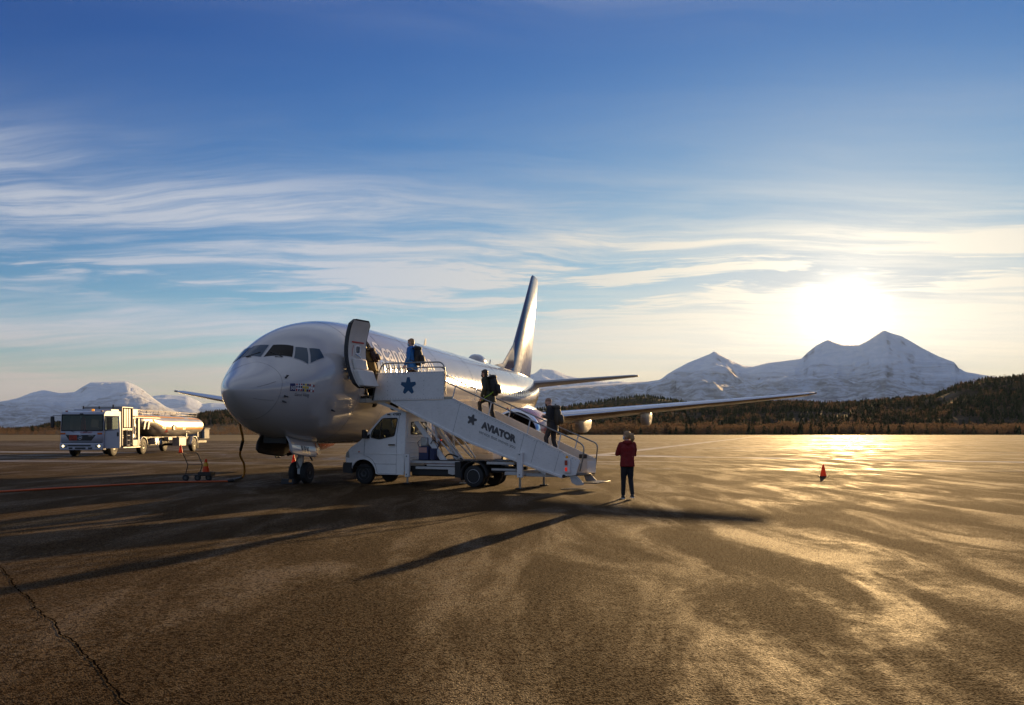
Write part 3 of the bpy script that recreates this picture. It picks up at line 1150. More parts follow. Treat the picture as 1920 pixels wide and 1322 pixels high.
# interior seen through the doorway
ib = MB().box(DS0 - 0.35, DS1 + 0.35, -1.45, 1.2, 2.78, 2.82).box(DS0 - 0.4, DS0 - 0.36, -1.0, 1.2, 2.82, 4.6).box(DS1 + 0.36, DS1 + 0.4, -1.0, 1.2, 2.82, 4.6).box(DS0 - 0.4, DS1 + 0.4, 1.0, 1.04, 2.82, 4.6)
ib.box(DS0 - 0.4, DS1 + 0.4, -1.0, 1.04, 4.6, 4.64)
ib.build('cabin', 'cabin_interior', plane, smooth=0)
# door frame lining the cut-out
db = MB()
lo = [[fus(s, t, o) for o in (0.012, -0.16)] for s, t in
      [(DS0, TH0 + (TH1 - TH0) * k / 10) for k in range(11)] + [(DS1, TH1 - (TH1 - TH0) * k / 10) for k in range(11)] + [(DS0, TH0)]]
db.loft(lo, close=False, caps=False).build('door_frame', 'polished_metal', plane, smooth=40)


def patch(corners, nu=8, nv=6, off=0.004):
    """curved quad on the skin between four (s, th) corners"""
    a, b, c, e = corners
    rows = []
    for j in range(nv + 1):
        v = j / nv
        row = []
        for i in range(nu + 1):
            u = i / nu
            s = (a[0] * (1 - u) + b[0] * u) * (1 - v) + (e[0] * (1 - u) + c[0] * u) * v
            t = (a[1] * (1 - u) + b[1] * u) * (1 - v) + (e[1] * (1 - u) + c[1] * u) * v
            row.append(fus(s, t, off))
        rows.append(row)
    return MB().loft(rows, close=False, caps=False)


def grow(cs, k):
    cx = sum(c[0] for c in cs) / 4
    cy = sum(c[1] for c in cs) / 4
    return [(cx + (c[0] - cx) * k, cy + (c[1] - cy) * k) for c in cs]


WINS = [[(2.11, 0.045), (2.23, 0.45), (1.86, 0.63), (1.61, 0.04)], [(2.22, 0.50), (2.40, 0.70), (2.03, 1.017), (1.87, 0.68)], [(2.45, 0.735), (2.72, 0.868), (2.67, 1.07), (2.12, 1.03)]]
for k, cs in enumerate(WINS):
    for sg in (1, -1):
        q = [(s, t * sg) for s, t in cs]
        fr = patch(grow(q, 1.07), off=0.006).build('cockpit_window', 'wing_grey', plane, smooth=180)
        patch(q, off=0.013).build('pane', 'window_black' if (k == 0 and sg == 1) else 'window_skylit', fr, smooth=180)
for sg in (1, -1):
    MB().tube([fus(1.66, 0.30 * sg, .02), fus(1.72, 0.46 * sg, .03), fus(1.80, 0.12 * sg, .025)], 0.012, 6).build('wiper', 'trim_black', plane)

# panel seams and small fittings
sb = MB()
sb.tube([fus(1.36 - 0.46 * math.sin(abs(t) / 2) ** 1.0, t, 0.001) for t in np.linspace(-PI, PI, 61)], 0.0035, 5, cap=False)
radome = sb.build('radome_seam', 'seam', plane)
for s0, s1, t0, t1 in [(0.45, 0.93, 1.35, 1.20), (0.40, 0.88, 2.05, 1.95)]:
    MB().tube([fus(s0 + (s1 - s0) * k / 6, t0 + (t1 - t0) * k / 6, 0.001) for k in range(7)], 0.005, 5).build('lightning_strip', 'seam', plane)
for s, t, ln in [(1.14, 1.80, .20), (1.22, 1.147, .12), (1.13, 1.943, .10), (3.12, 2.083, .12)]:
    p = fus(s, t)
    q = fus(s, t, 0.11)
    MB().tube([p, q, q + Vector((-ln, 0, 0))], [0.03, 0.02, 0.008], 8).build('probe', 'dark_metal', plane)
for s in (4.45, 6.6, 9.5, 12.5, 17.0, 22.0, 26.0):
    MB().tube([fus(s, t, 0.0005) for t in np.linspace(-0.1, 2.9, 30)], 0.0035, 4, cap=False).build('skin_joint', 'seam', plane)
MB().tube([fus(s, 0.62, 0.0005) for s in np.linspace(6.5, 30, 30)], 0.0035, 4, cap=False).build('skin_joint', 'seam', plane)

# cabin windows
wp = None
k = 0
while True:
    s = 6.28 + 0.508 * k
    k += 1
    if s > 28.8:
        break
    tc = th_at(s, 3.86)

    def oval(a, b, off, s=s, tc=tc):
        ring = []
        for i in range(20):
            t = 2 * PI * i / 20
            c_, s_ = math.cos(t), math.sin(t)
            ex, ey = math.copysign(abs(c_) ** 0.7, c_) * a, math.copysign(abs(s_) ** 0.7, s_) * b
            ring.append(fus(s + ex, tc - ey / 1.9, off))
        return ring
    o1, o2 = oval(0.17, 0.235, 0.002), oval(0.125, 0.185, 0.007)
    wf = MB().loft([o1, o2], caps=False).build('cabin_window', 'window_rim', plane, smooth=180)
    MB().add(o2, [tuple(range(20))]).build('pane', 'cabin_window', wf, smooth=0)

# lettering on the forward fuselage
def on_skin(s0, z0, back=0.0):
    t0 = th_at(9.0, z0)

    def fn(x, y):
        return fus(s0 + x, t0 - y / 1.92, 0.006)
    return fn


text_obj('airline_name', 'Scandinavian', 0.95, on_skin(6.05, 4.15), 'letter_silver', plane, bold=0.014, cuts=0.07, width=5.7)
# nose emblem
for (u0, u1, v0, v1, mt_) in [(0, 0.185, 0.0, 1.0, 'logo_blue')]:
    patch([(1.27 + .78 * u0, 1.427 + u0 * .18), (1.27 + .78 * u1, 1.427 + u1 * .18), (1.27 + .78 * u1, 1.672 + u1 * .08), (1.26 + .78 * u0, 1.672 + u0 * .08)], 4, 4, 0.005).build('emblem', mt_, plane, smooth=180)


def logo_pt(u, v, off):
    a = Vector((1.27 + .78 * u, 1.427 + u * .18))
    b = Vector((1.26 + .78 * u, 1.672 + u * .08))
    q = a.lerp(b, v)
    return fus(q.x, q.y, off)


text_obj('emblem_text', 'SAS', 1.0, lambda x, y: logo_pt(0.02 + x * 0.155, 0.84 - y * 0.55, 0.009), 'print_white', plane, bold=0.01, shear=0.35, width=1.0)
FLAGS = ['rbrbybrwr', 'bbbyyywww', 'rbrbybrwr']
FM = dict(r='flag_red', b='logo_blue', y='flag_yellow', w='print_white')
for fi in range(3):
    bgm = ('print_white', 'aircraft_paint', 'aircraft_paint')[fi]
    if fi == 0:
        u0, u1 = 0.205, 0.455
        MB().loft([[logo_pt(u0 + (u1 - u0) * i / 4, v, 0.004) for i in range(5)] for v in (0.06, 0.5, 0.96)], close=False, caps=False).build('emblem_field', 'print_white', plane, smooth=180)
for r_ in range(3):
    for c_ in range(9):
        u0 = 0.215 + c_ * 0.0875
        v0 = 0.07 + r_ * 0.33
        MB().loft([[logo_pt(u0, v0, .008), logo_pt(u0 + .058, v0, .008)], [logo_pt(u0, v0 + .24, .008), logo_pt(u0 + .058, v0 + .24, .008)]], close=False, caps=False).build('emblem_tile', FM[FLAGS[r_][c_]], plane, smooth=0)
text_obj('ship_name', 'Garud Viking', 0.12, lambda x, y: fus(1.42 + x, 1.80 - y / 1.15 + x * 0.06, 0.006), 'print_grey', plane, width=0.46)

# open front door, swung forward alongside the nose
dr = MB()
NT_, DW = 16, 0.90
HX, HY = 4.22, -2.0           # aft edge of the swung door
yaw = R(15)


def door_pt(u, v, off):
    """u 0..1 forward from the aft edge, v 0..1 bottom to top, off outward"""
    bulge = 0.44 * ((0.55 - v) / 0.55) ** 2 if v < 0.55 else 0.22 * ((v - 0.55) / 0.45) ** 2
    c_, s_ = math.cos(yaw), math.sin(yaw)
    o = off + bulge
    return Vector((HX - u * DW * c_ - o * s_, HY + u * DW * s_ - o * c_, 3.0 + v * 2.12))


def door_shell(off, inset=0.0):
    rows = []
    for j in range(NT_ + 1):
        v = inset + (1 - 2 * inset) * j / NT_
        e = min(v, 1 - v)
        cut = 0.0 if e > 0.07 else 0.16 * (1 - math.sqrt(max(0, 1 - (1 - e / 0.07) ** 2)))
        row = []
        for i in range(9):
            u = (inset * 1.6 + cut) + (1 - 2 * (inset * 1.6 + cut)) * i / 8
            row.append(door_pt(u, v, off))
        rows.append(row)
    return rows


outer, inner = door_shell(0.0), door_shell(0.13)
dm = MB()
dm.loft(outer, close=False, caps=False)
dm.loft(inner, close=False, caps=False)
edge_o = [outer[0][i] for i in range(9)] + [outer[j][8] for j in range(1, NT_ + 1)] + [outer[NT_][i] for i in range(7, -1, -1)] + [outer[j][0] for j in range(NT_ - 1, 0, -1)]
edge_i = [inner[0][i] for i in range(9)] + [inner[j][8] for j in range(1, NT_ + 1)] + [inner[NT_][i] for i in range(7, -1, -1)] + [inner[j][0] for j in range(NT_ - 1, 0, -1)]
dm.loft([edge_o, edge_i], caps=False)
door = dm.build('door', 'dark_metal', plane, smooth=40)
MB().loft(door_shell(0.136, 0.022), close=False, caps=False).build('lining', 'door_lining', door, smooth=60)


def door_box(name, u0, u1, v0, v1, o0, o1, mt_, bev=0.02):
    rings = []
    for v in (v0, (v0 + v1) / 2, v1):
        rings.append([door_pt(u0, v, o0), door_pt(u1, v, o0), door_pt(u1, v, o1), door_pt(u0, v, o1)])
    return MB().loft(rings).build(name, mt_, door, smooth=30, bevel=bev)


door_box('slide_pack', 0.06, 0.90, 0.03, 0.27, 0.13, 0.36, 'door_lining', 0.04)
door_box('slide_cover', 0.14, 0.82, 0.27, 0.44, 0.13, 0.25, 'door_lining', 0.05)
door_box('warning_strap', 0.18, 0.80, 0.665, 0.685, 0.138, 0.155, 'strap_red', 0.0)
wr = [door_pt(0.47 + 0.13 * math.copysign(abs(math.cos(t)) ** .6, math.cos(t)), 0.57 + 0.058 * math.copysign(abs(math.sin(t)) ** .6, math.sin(t)), 0.14) for t in np.linspace(0, 2 * PI, 25)]
MB().tube(wr, 0.022, 6, cap=False).build('window_rim', 'print_white', door)
MB().add(wr[:-1], [tuple(range(24))]).build('window', 'cabin_window', door, smooth=0)
MB().tube([door_pt(.62, .50, .17), door_pt(.42, .46, .2), door_pt(.36, .41, .17)], 0.02, 8).build('door_handle', 'polished_metal', door)
MB().tube([door_pt(.70, .63, .145), door_pt(.76, .56, .15), door_pt(.78, .47, .145)], 0.006, 5).build('strap', 'strap_red', door)
MB().tube([Vector((DS0 + .02, -1.83, 3.55)), Vector((4.75, -2.0, 3.6)), door_pt(.35, .4, .02)], 0.035, 8).build('hinge_arm', 'strut_metal', plane)
MB().box(3.70, 4.0, -1.86, -1.76, 3.30, 3.42).box(3.66, 3.9, -1.90, -1.78, 3.52, 3.62).build('gust_lock', 'strut_metal', plane, bevel=0.01)


# wings, tail surfaces
def airfoil(n=14, t=0.12):
    up, lo_ = [], []
    for i in range(n + 1):
        x = 0.5 * (1 - math.cos(PI * i / n))
        yt = 5 * t * (0.2969 * math.sqrt(x) - 0.1260 * x - 0.3516 * x**2 + 0.2843 * x**3 - 0.1015 * x**4)
        up.append((x, yt * 1.08))
        lo_.append((x, -yt * 0.92))
    return up[::-1] + lo_[1:-1]


def surf(secs, vertical=False):
    """secs: (span, le, chord, height, thickness)"""
    rings = []
    for (y, le, ch, z, t) in secs:
        rings.append([(le + ch * x, y, z + ch * zz) if not vertical else (le + ch * x, ch * zz, y) for x, zz in airfoil(14, t)])
    return MB().loft(rings)


for sg in (-1, 1):
    secs = [(sg * 0.8, 12.2, 8.6, 1.75, .125), (sg * 1.9, 13.1, 7.4, 1.88, .13), (sg * 3.4, 14.25, 6.1, 2.06, .125), (sg * 5.3, 15.4, 4.9, 2.30, .12), (sg * 9.5, 17.6, 3.45, 2.80, .115), (sg * 13.6, 19.75, 2.4, 3.27, .11),
            (sg * 16.8, 21.45, 1.6, 3.66, .105), (sg * 17.12, 21.75, 1.15, 3.71, .07)]
    wg = surf(secs).build('wing', 'wing_grey', plane, smooth=50)
    # polished slats along the leading edge
    le = []
    for (y, l, ch, z, t) in secs[2:7]:
        af = [(x, zz) for x, zz in airfoil(18, t) if x < 0.13]
        mid = len(af) // 2
        le.append([(l + ch * x * 1.0 - 0.03, y, z + ch * zz * 1.05) for x, zz in af])
    MB().loft(le, close=False, caps=False).build('slat', 'polished_metal', wg, smooth=180)
    for yy, ss0, ln, hh in [(6.55, 17.6, 4.0, .36), (9.45, 18.4, 3.4, .34)]:
        z = 2.42 + (yy - 6.3) * 0.118
        rings = []
        for q, kx in [(0, .35), (.08, .75), (.22, 1), (.5, 1), (.8, .7), (1, .12)]:
            a, h_ = 0.21 * kx, hh * kx
            zc = z - 0.17 - h_ * 0.6
            rings.append([(ss0 + ln * q, sg * yy + a * math.copysign(abs(math.cos(t)) ** .55, math.cos(t)), zc + h_ * math.copysign(abs(math.sin(t)) ** .55, math.sin(t)))
                          for t in np.linspace(0, 2 * PI, 17)[:-1]])
        MB().loft(rings).build('flap_fairing', 'aircraft_belly', wg, smooth=45)
    MB().ball((21.75, sg * 17.13, 3.72), (.22, .06, .06), 8, 6).build('navigation_light', 'lamp_glass', wg)
    st = surf([(sg * 0.4, 33.0, 4.4, 4.75, .10), (sg * 1.2, 33.55, 3.9, 4.85, .10), (sg * 6.9, 37.35, 1.75, 5.55, .09), (sg * 7.15, 37.65, 1.3, 5.58, .06)])
    st.build('tailplane', 'wing_grey', plane, smooth=50)

fin = surf([(5.0, 29.6, 6.8, 0, .105), (6.1, 30.9, 5.9, 0, .105), (9.0, 33.55, 4.0, 0, .10), (12.25, 36.45, 2.05, 0, .09), (12.4, 36.75, 1.65, 0, .06)], True)
fin.build('tail_fin', 'tail_blue', plane, smooth=50)
MB().loft([[(26.2, 0, 5.40), (26.2, .02, 5.38), (26.2, 0, 5.36), (26.2, -.02, 5.38)], [(29.0, 0, 5.78), (29.0, .16, 5.3), (29.0, 0, 5.1), (29.0, -.16, 5.3)], [(32.2, 0, 7.5), (32.2, .27, 5.9), (32.2, 0, 5.1), (32.2, -.27, 5.9)]]).build('dorsal_fin', 'tail_blue', plane, smooth=60)

# belly fairing
rings = []
for s, hw, zb in [(11.0, .9, 1.28), (12.2, 1.75, 1.08), (14, 2.15, .96), (17, 2.2, .95), (19.5, 2.1, 1.0), (21.5, 1.6, 1.15), (22.8, .8, 1.3)]:
    rings.append([(s, hw * math.cos(t), 1.75 + (1.75 - zb) * math.sin(t) * (1 if math.sin(t) < 0 else .5)) for t in np.linspace(0, 2 * PI, 25)[:-1]])
MB().loft(rings).build('belly_fairing', 'aircraft_belly', plane, smooth=60)

# engines
for sg in (-1, 1):
    c0 = (0, sg * 5.08, 1.62)

    def flatten(p):
        x, y, z = p
        return (x, y * 1.03, z * (0.90 if z < 0 else 1.0))
    nac = MB().lathe([(12.05, .98), (12.5, 1.06), (13.2, 1.10), (14.2, 1.08), (15.2, .98), (15.9, .86), (15.88, .80), (15.0, .84)], c0, 'X', 40, False, flatten).build('engine', 'engine_red', plane, smooth=60)
    MB().lathe([(12.5, .75), (12.0, .79), (11.78, .83), (11.70, .885), (11.74, .93), (11.85, .965), (12.06, .985)], c0, 'X', 40, False, flatten).build('inlet_lip', 'polished_metal', nac, smooth=80)
    MB().lathe([(12.0, .792), (12.6, .76), (12.9, .765)], c0, 'X', 40, False, flatten).build('inlet_duct', 'wing_grey', nac, smooth=80)
    fan = MB()
    for k in range(24):
        a = 2 * PI * k / 24
        rings = []
        for r_, tw in ((.2, .15), (.5, .55), (.75, .85)):
            e = Vector((0, math.cos(a), math.sin(a)))
            tg = Vector((0, -math.sin(a), math.cos(a)))
            ax = Vector((1, 0, 0))
            ch = ax * math.cos(tw) + tg * math.sin(tw)
            pc = Vector((12.72, 0, 0)) + e * r_
            rings.append([tuple(pc - ch * .10), tuple(pc + ch * .10)])
        fan.loft(rings, close=False, caps=False)
    fan.xf(lambda p: (p[0] + c0[0], p[1] + c0[1], p[2] + c0[2]))
    tag(fan.build('fan', 'dark_metal', nac, smooth=60), kind='stuff')
    MB().lathe([(12.35, .02), (12.5, .12), (12.8, .2)], c0, 'X', 20).build('spinner', 'dark_metal', nac, smooth=80)
    MB().lathe([(12.95, .05), (12.95, .77)], c0, 'X', 32, False).build('core_shade', 'chassis_black', nac)
    MB().lathe([(15.0, .62), (15.9, .58), (16.7, .44), (16.7, .38), (16.4, .3), (17.3, .04)], c0, 'X', 28, False).build('exhaust', 'strut_metal', nac, smooth=60)
    y0 = sg * 5.08
    MB().loft([[(12.9, y0, 2.70), (12.9, y0 + .03, 2.64), (12.9, y0, 2.55), (12.9, y0 - .03, 2.64)], [(14.2, y0, 2.86), (14.2, y0 + .16, 2.55), (14.2, y0, 2.2), (14.2, y0 - .16, 2.55)],
               [(15.6, y0, 2.75), (15.6, y0 + .2, 2.4), (15.6, y0, 2.0), (15.6, y0 - .2, 2.4)], [(18.2, y0, 2.1), (18.2, y0 + .12, 2.0), (18.2, y0, 1.9), (18.2, y0 - .12, 2.0)]]).build('pylon', 'aircraft_paint', plane, smooth=60)
    MB().loft([[(13.2, y0 - sg * .55, 2.45), (13.2, y0 - sg * .60, 2.44)], [(13.5, y0 - sg * .75, 2.72), (13.5, y0 - sg * .78, 2.70)], [(14.3, y0 - sg * .62, 2.40), (14.3, y0 - sg * .66, 2.38)]], close=False, caps=False).build('nacelle_chine', 'engine_red', nac)

# antennas on the roof
MB().loft([[(15.3, .0, 5.43), (15.3, .03, 5.43), (15.6, .03, 5.43), (15.6, 0, 5.43)], [(15.5, 0, 5.82), (15.5, .015, 5.82), (15.62, .015, 5.82), (15.62, 0, 5.82)]]).build('blade_antenna', 'aircraft_paint', plane)
rings = []
for q, kx in [(0, .1), (.1, .55), (.3, .9), (.55, 1), (.85, .9), (1, .55)]:
    rings.append([(22.6 + 1.9 * q, .45 * kx * math.cos(t), 5.42 + .42 * kx * max(-.2, math.sin(t))) for t in np.linspace(0, 2 * PI, 21)[:-1]])
MB().loft(rings).build('antenna_radome', 'aircraft_paint', plane, smooth=60)
MB().tube([(26.2, 0, 5.4), (26.3, 0, 5.75)], 0.03, 6).build('blade_antenna', 'aircraft_paint', plane)

# nose gear
MB().tube([(4.05, 0, 1.5), (4.09, 0, .62)], 0.085, 14).build('gear_strut', 'strut_metal', plane)
MB().tube([(4.09, 0, .75), (4.09, 0, .34)], 0.055, 12).build('gear_piston', 'polished_metal', plane)
MB().tube([(4.09, -.3, .345), (4.09, .3, .345)], 0.045, 10).build('gear_axle', 'strut_metal', plane)
MB().tube([(4.0, 0, .95), (3.75, 0, .72), (4.0, 0, .45)], 0.03, 8).build('torque_link', 'strut_metal', plane)
MB().box(3.93, 3.98, -.09, .09, .50, .80).box(3.9, 3.96, -.05, .05, .30, .48).build('gear_placard', 'stair_white', plane, bevel=0.01)
MB().tube([(4.0, -.2, .98), (3.7, -.28, .92)], 0.05, 10).tube([(4.0, .2, .98), (3.7, .28, .92)], 0.05, 10).tube([(4.1, -.35, 1.0), (4.1, .35, 1.0)], 0.04, 8).tube([(4.1, .1, .9), (4.6, .25, 1.3)], 0.04, 8).tube([(4.1, -.2, 1.0), (4.25, -.3, .72)], .025, 8).build('steering_gear', 'dark_metal', plane)
TYRE = [(-.10, .19), (-.10, .28), (-.085, .325), (-.05, .345), (.05, .345), (.085, .325), (.10, .28), (.10, .19)]
for sg in (-1, 1):
    wh = MB().lathe(TYRE, (4.09, sg * .2, .345), 'Y', 32, True).build('nose_wheel', 'rubber', plane, smooth=40)
    MB().lathe([(-.06 * sg, .02), (-.065 * sg, .10), (-.085 * sg, .12), (-.102 * sg, .185), (-.108 * sg, .2)][::1], (4.09, sg * .2 + sg * .215 * 0, .345), 'Y', 28, False, lambda p, sg=sg: (p[0], -p[1], p[2])).build('rim', 'rim_dark', wh, smooth=40)
for sg in (-1, 1):
    rows = []
    for s in (2.30, 2.45, 2.9, 3.4, 3.9, 4.25):
        zt = prof(s)[1] + 0.08
        fwd = 1.0 if s > 2.4 else 0.85
        rows.append([(s, sg * (.40 + .16 * q + .05 * math.sin(PI * q)), zt - (.52 if s < 4.0 else .42) * q * fwd) for q in (0, .2, .45, .7, .9, 1)])
    gd = MB().loft(rows, close=False, caps=False)
    gdo = gd.build('gear_door', 'aircraft_paint' if sg < 0 else 'dark_metal', plane, smooth=60)
    so = gdo.modifiers.new('thick', 'SOLIDIFY')
    so.thickness = 0.03
    so.offset = 0
text_obj('registration', 'RRK', 0.30, lambda x, y: (3.02 + x, -.40 - .16 * (0.80 - y / .52) - .05 * math.sin(PI * (0.80 - y / .52)) - .022, prof(3.02 + x)[1] + 0.08 - .52 * (.80 - y / .52)), 'print_grey', plane, bold=0.004, width=0.55)
MB().tube([(4.05, -.495, 1.30), (4.05, -.58, .92)], 0.012, 6).build('door_stripe', 'hazard_orange', plane)
MB().box(2.4, 4.3, -.38, .38, 1.30, 1.50).build('wheel_well', 'chassis_black', plane)
# main gear
for sg in (-1, 1):
    MB().tube([(19.6, sg * 2.7, 1.9), (19.69, sg * 2.86, .52)], 0.11, 12).build('gear_strut', 'strut_metal', plane)
    MB().tube([(19.69, sg * 2.35, .54), (19.69, sg * 3.37, .54)], 0.06, 10).build('gear_axle', 'strut_metal', plane)
    for q in (-1, 1):
        wh = MB().lathe([(a * 1.9, r_ * 1.6) for a, r_ in TYRE], (19.69, sg * 2.86 + q * .43, .545), 'Y', 30).build('main_wheel', 'rubber', plane, smooth=40)
        MB().lathe([(-.20, .05), (-.205, .3), (.205, .3), (.20, .05)], (19.69, sg * 2.86 + q * .43, .545), 'Y', 24).build('rim', 'rim_dark', wh, smooth=40)
    MB().loft([[(19.0, sg * 3.0, 1.85), (20.2, sg * 3.0, 1.85)], [(19.1, sg * 3.15, .95), (20.1, sg * 3.15, .95)]], close=False, caps=False).build('gear_door', 'aircraft_paint', plane)

# ------------------------------------------------------------------ stair truck (local x rearward, y to the far side, z up)
TRUCK_ROT = R(-24)
TRUCK_LOC = Vector((-4.71, 27.59, 0.0))
stair = thing('stair_truck', 'white boarding-stair truck docked at the airliner with AVIATOR on its side panel', 'truck', TRUCK_LOC, (0, 0, TRUCK_ROT))


def t2w(x, y, z):
    return TRUCK_LOC + Matrix.Rotation(TRUCK_ROT, 3, 'Z') @ Vector((x, y, z))


def wheel(parent, x, y, r, wd, outward, rim_mat='rim_steel', deep=False, name='wheel'):
    """tyre with rim; outward -1 or +1 along y"""
    ty = [(-wd / 2, r * .60), (-wd / 2, r * .84), (-wd * .42, r * .95), (-wd * .25, r), (wd * .25, r), (wd * .42, r * .95), (wd / 2, r * .84), (wd / 2, r * .60)]
    o = MB().lathe(ty, (x, y, r), 'Y', 36, True).build(name, 'rubber', parent, smooth=38)
    e = outward * (wd / 2)
    ins = outward * (-0.09 if deep else -0.02)
    q = [(e + outward * .004, r * .63), (e + outward * .01, r * .60), (e + ins * .5, r * .53), (e + ins, r * .40), (e + ins + outward * .03, r * .27), (e + ins + outward * (.08 if deep else .02), r * .16), (e + ins + outward * (.085 if deep else .02), .01)]
    if outward < 0:
        q = [(a, b) for a, b in q]
    MB().lathe(q, (x, y, r), 'Y', 32, False).build('rim', rim_mat, o, smooth=30)
    nb = MB()
    for k in range(6):
        a = 2 * PI * k / 6
        yy = y + e + ins + outward * .02
        nb.tube([(x + r * .33 * math.cos(a), yy, r + r * .33 * math.sin(a)), (x + r * .33 * math.cos(a), yy + outward * .03, r + r * .33 * math.sin(a))], .014, 6)
    nb.build('wheel_nuts', 'dark_metal', o)
    return o


def round_loop(pts, r=0.05, n=4):
    m = len(pts)
    out = []
    for i in range(m):
        a, b, c = Vector(pts[i - 1]), Vector(pts[i]), Vector(pts[(i + 1) % m])
        u, v = a - b, c - b
        k = min(r, u.length * .45, v.length * .45)
        p, q = b + u.normalized() * k, b + v.normalized() * k
        for j in range(n + 1):
            t = j / n
            w_ = (1 - t) ** 2 * p + 2 * t * (1 - t) * b + t * t * q
            out.append((w_.x, w_.y))
    return out


VW = 1.86                         # cab width
CY0 = -0.12                       # near side plane


def cabmap(p):
    """lean the sides in above the belt line"""
    x, y, z = p
    mid = CY0 + VW / 2
    k = 1 - 0.13 * max(0, (z - 1.30)) / 0.95
    k *= 1 - 0.10 * max(0, (-0.1 - x)) ** 1.3
    return (x, mid + (y - mid) * k, z)


side = [(-.66, .70), (-.67, .88), (-.64, 1.0), (-.46, 1.17), (-.12, 1.36), (.10, 1.57), (.30, 1.77), (.64, 2.15), (.80, 2.24), (1.0, 2.28), (1.50, 2.30), (1.52, .33), (.56, .33)]
arch = [(.02 + .47 * math.cos(t), .36 + .44 * math.sin(t)) for t in np.linspace(.0, PI * .93, 12)]
outline = side + arch
win_loop = round_loop([(.30, 1.50), (.34, 1.70), (.70, 2.09), (1.25, 2.10), (1.17, 1.55), (.62, 1.44)], .06)
for sg, y0 in ((-1, CY0), (1, CY0 + VW - .05)):
    sp_ = plate([outline, win_loop], .05).xf(lambda p, y0=y0: cabmap((p[0], p[1] + y0, p[2])))
    so_ = sp_.build('cab_side', 'van_white', stair, smooth=25, bevel=0.012)
    yg = y0 + (.012 if sg < 0 else .03)
    gl_ = plate([[(a, b) for a, b in round_loop([(.30, 1.50), (.34, 1.70), (.70, 2.09), (1.25, 2.10), (1.17, 1.55), (.62, 1.44)], .06)]], .008).xf(lambda p, yg=yg: cabmap((p[0], p[1] + yg, p[2]))).build('side_window', 'cab_glass', stair, smooth=0)
    ye = y0 - .012 if sg < 0 else y0 + .062
    MB().tube([cabmap((a, ye, b)) for a, b in win_loop + win_loop[:1]], 0.016, 6, cap=False).build('window_seal', 'trim_black', stair)
    MB().tube([cabmap((.64, ye, 1.45)), cabmap((.68, ye, 2.07))], 0.016, 6).build('window_post', 'trim_black', stair)
# centre shell strips
yA, yB = CY0 + .025, CY0 + VW - .025


def strip(name, pts, mt_, th=0.02, wid=(yA, yB), bev=0.0):
    rings = []
    n = 9
    for a, b in pts:
        rings.append([cabmap((a, wid[0] + (wid[1] - wid[0]) * k / n, b)) for k in range(n + 1)])
    o = MB().loft(rings, close=False, caps=False).build(name, mt_, stair, smooth=40)
    if th:
        s_ = o.modifiers.new('thick', 'SOLIDIFY')
        s_.thickness = th
        s_.offset = 0
    return o


strip('hood', [(-.66, .70), (-.67, .88), (-.64, 1.0), (-.46, 1.17), (-.12, 1.36), (-.02, 1.45)], 'van_white')
strip('windscreen', [(-.02, 1.45), (.10, 1.57), (.30, 1.77), (.62, 2.12)], 'cab_glass', 0.0)
strip('roof', [(.62, 2.12), (.66, 2.16), (.80, 2.24), (1.0, 2.28), (1.50, 2.30)], 'van_white')
strip('cab_floor', [(-.5, .55), (1.5, .55)], 'chassis_black')
bw = plate([[(yA, .45), (yB, .45), (yB - .11, 2.28), (yA + .11, 2.28)], round_loop([(.30, 1.60), (1.30, 1.60), (1.27, 1.98), (.33, 1.98)], .05)], .03)
bw.xf(lambda p: (1.50 + p[1], p[0], p[2])).build('back_wall', 'van_white', stair, smooth=20)
MB().add([(1.518, .32, 1.61), (1.518, 1.28, 1.61), (1.518, 1.26, 1.97), (1.518, .34, 1.97)], [(0, 1, 2, 3)]).build('rear_window', 'cab_glass', stair, smooth=0)
bwl = round_loop([(.30, 1.60), (1.30, 1.60), (1.27, 1.98), (.33, 1.98)], .05)
MB().tube([(1.535, a, b) for a, b in bwl + bwl[:1]], .018, 6, cap=False).build('window_seal', 'trim_black', stair)
for zz in (1.50, 1.34, 1.14, 1.02, .88, .74):
    MB().tube([(1.532, yA + .12, zz), (1.532, yB - .12, zz)], .014, 6).build('pressed_rib', 'van_white', stair)
pl_ = round_loop([(yA + .17, 1.53), (yB - .17, 1.53), (yB - .24, 2.14), (yA + .24, 2.14)], .08)
MB().tube([(1.532, a, b) for a, b in pl_ + pl_[:1]], .013, 6, cap=False).build('pressed_rib', 'van_white', stair)
# door seams, handle, lamps, trim
def seam(pts, r=.005, name='door_seam', mt_='seam'):
    return MB().tube([cabmap((a, CY0 - .002, b)) for a, b in pts], r, 5).build(name, mt_, stair)


seam([(.09, 1.47), (.085, 1.3), (.06, .92), (.22, .88), (.38, .78), (.50, .60), (.56, .36)])
seam([(1.31, 2.2), (1.25, 1.6), (1.25, .36), (.58, .36)])
seam([(-.55, .99), (.06, .98), (1.25, .975), (1.5, .975)], .007, 'body_crease', 'van_white')
seam([(.45, .66), (1.25, .66)], .005, 'body_crease', 'seam')
MB().box(.98, 1.22, CY0 - .045, CY0 - .012, 1.245, 1.285).build('door_handle', 'trim_black', stair, bevel=.012)
MB().box(-.16, -.10, CY0 - .012, CY0 + .02, 1.02, 1.05).build('side_marker', 'hazard_orange', stair, bevel=.006)
MB().loft([[cabmap(p) for p in ((-.665, CY0 + .0, .86), (-.665, CY0 + .30, .86), (-.655, CY0 + .30, 1.0), (-.62, CY0 + .0, 1.04))], [cabmap(p) for p in ((-.50, CY0 - .012, .84), (-.69, CY0 + .30, .84), (-.68, CY0 + .30, 1.0), (-.52, CY0 - .012, 1.06))]]).build('headlight', 'lamp_glass', stair, bevel=.01)
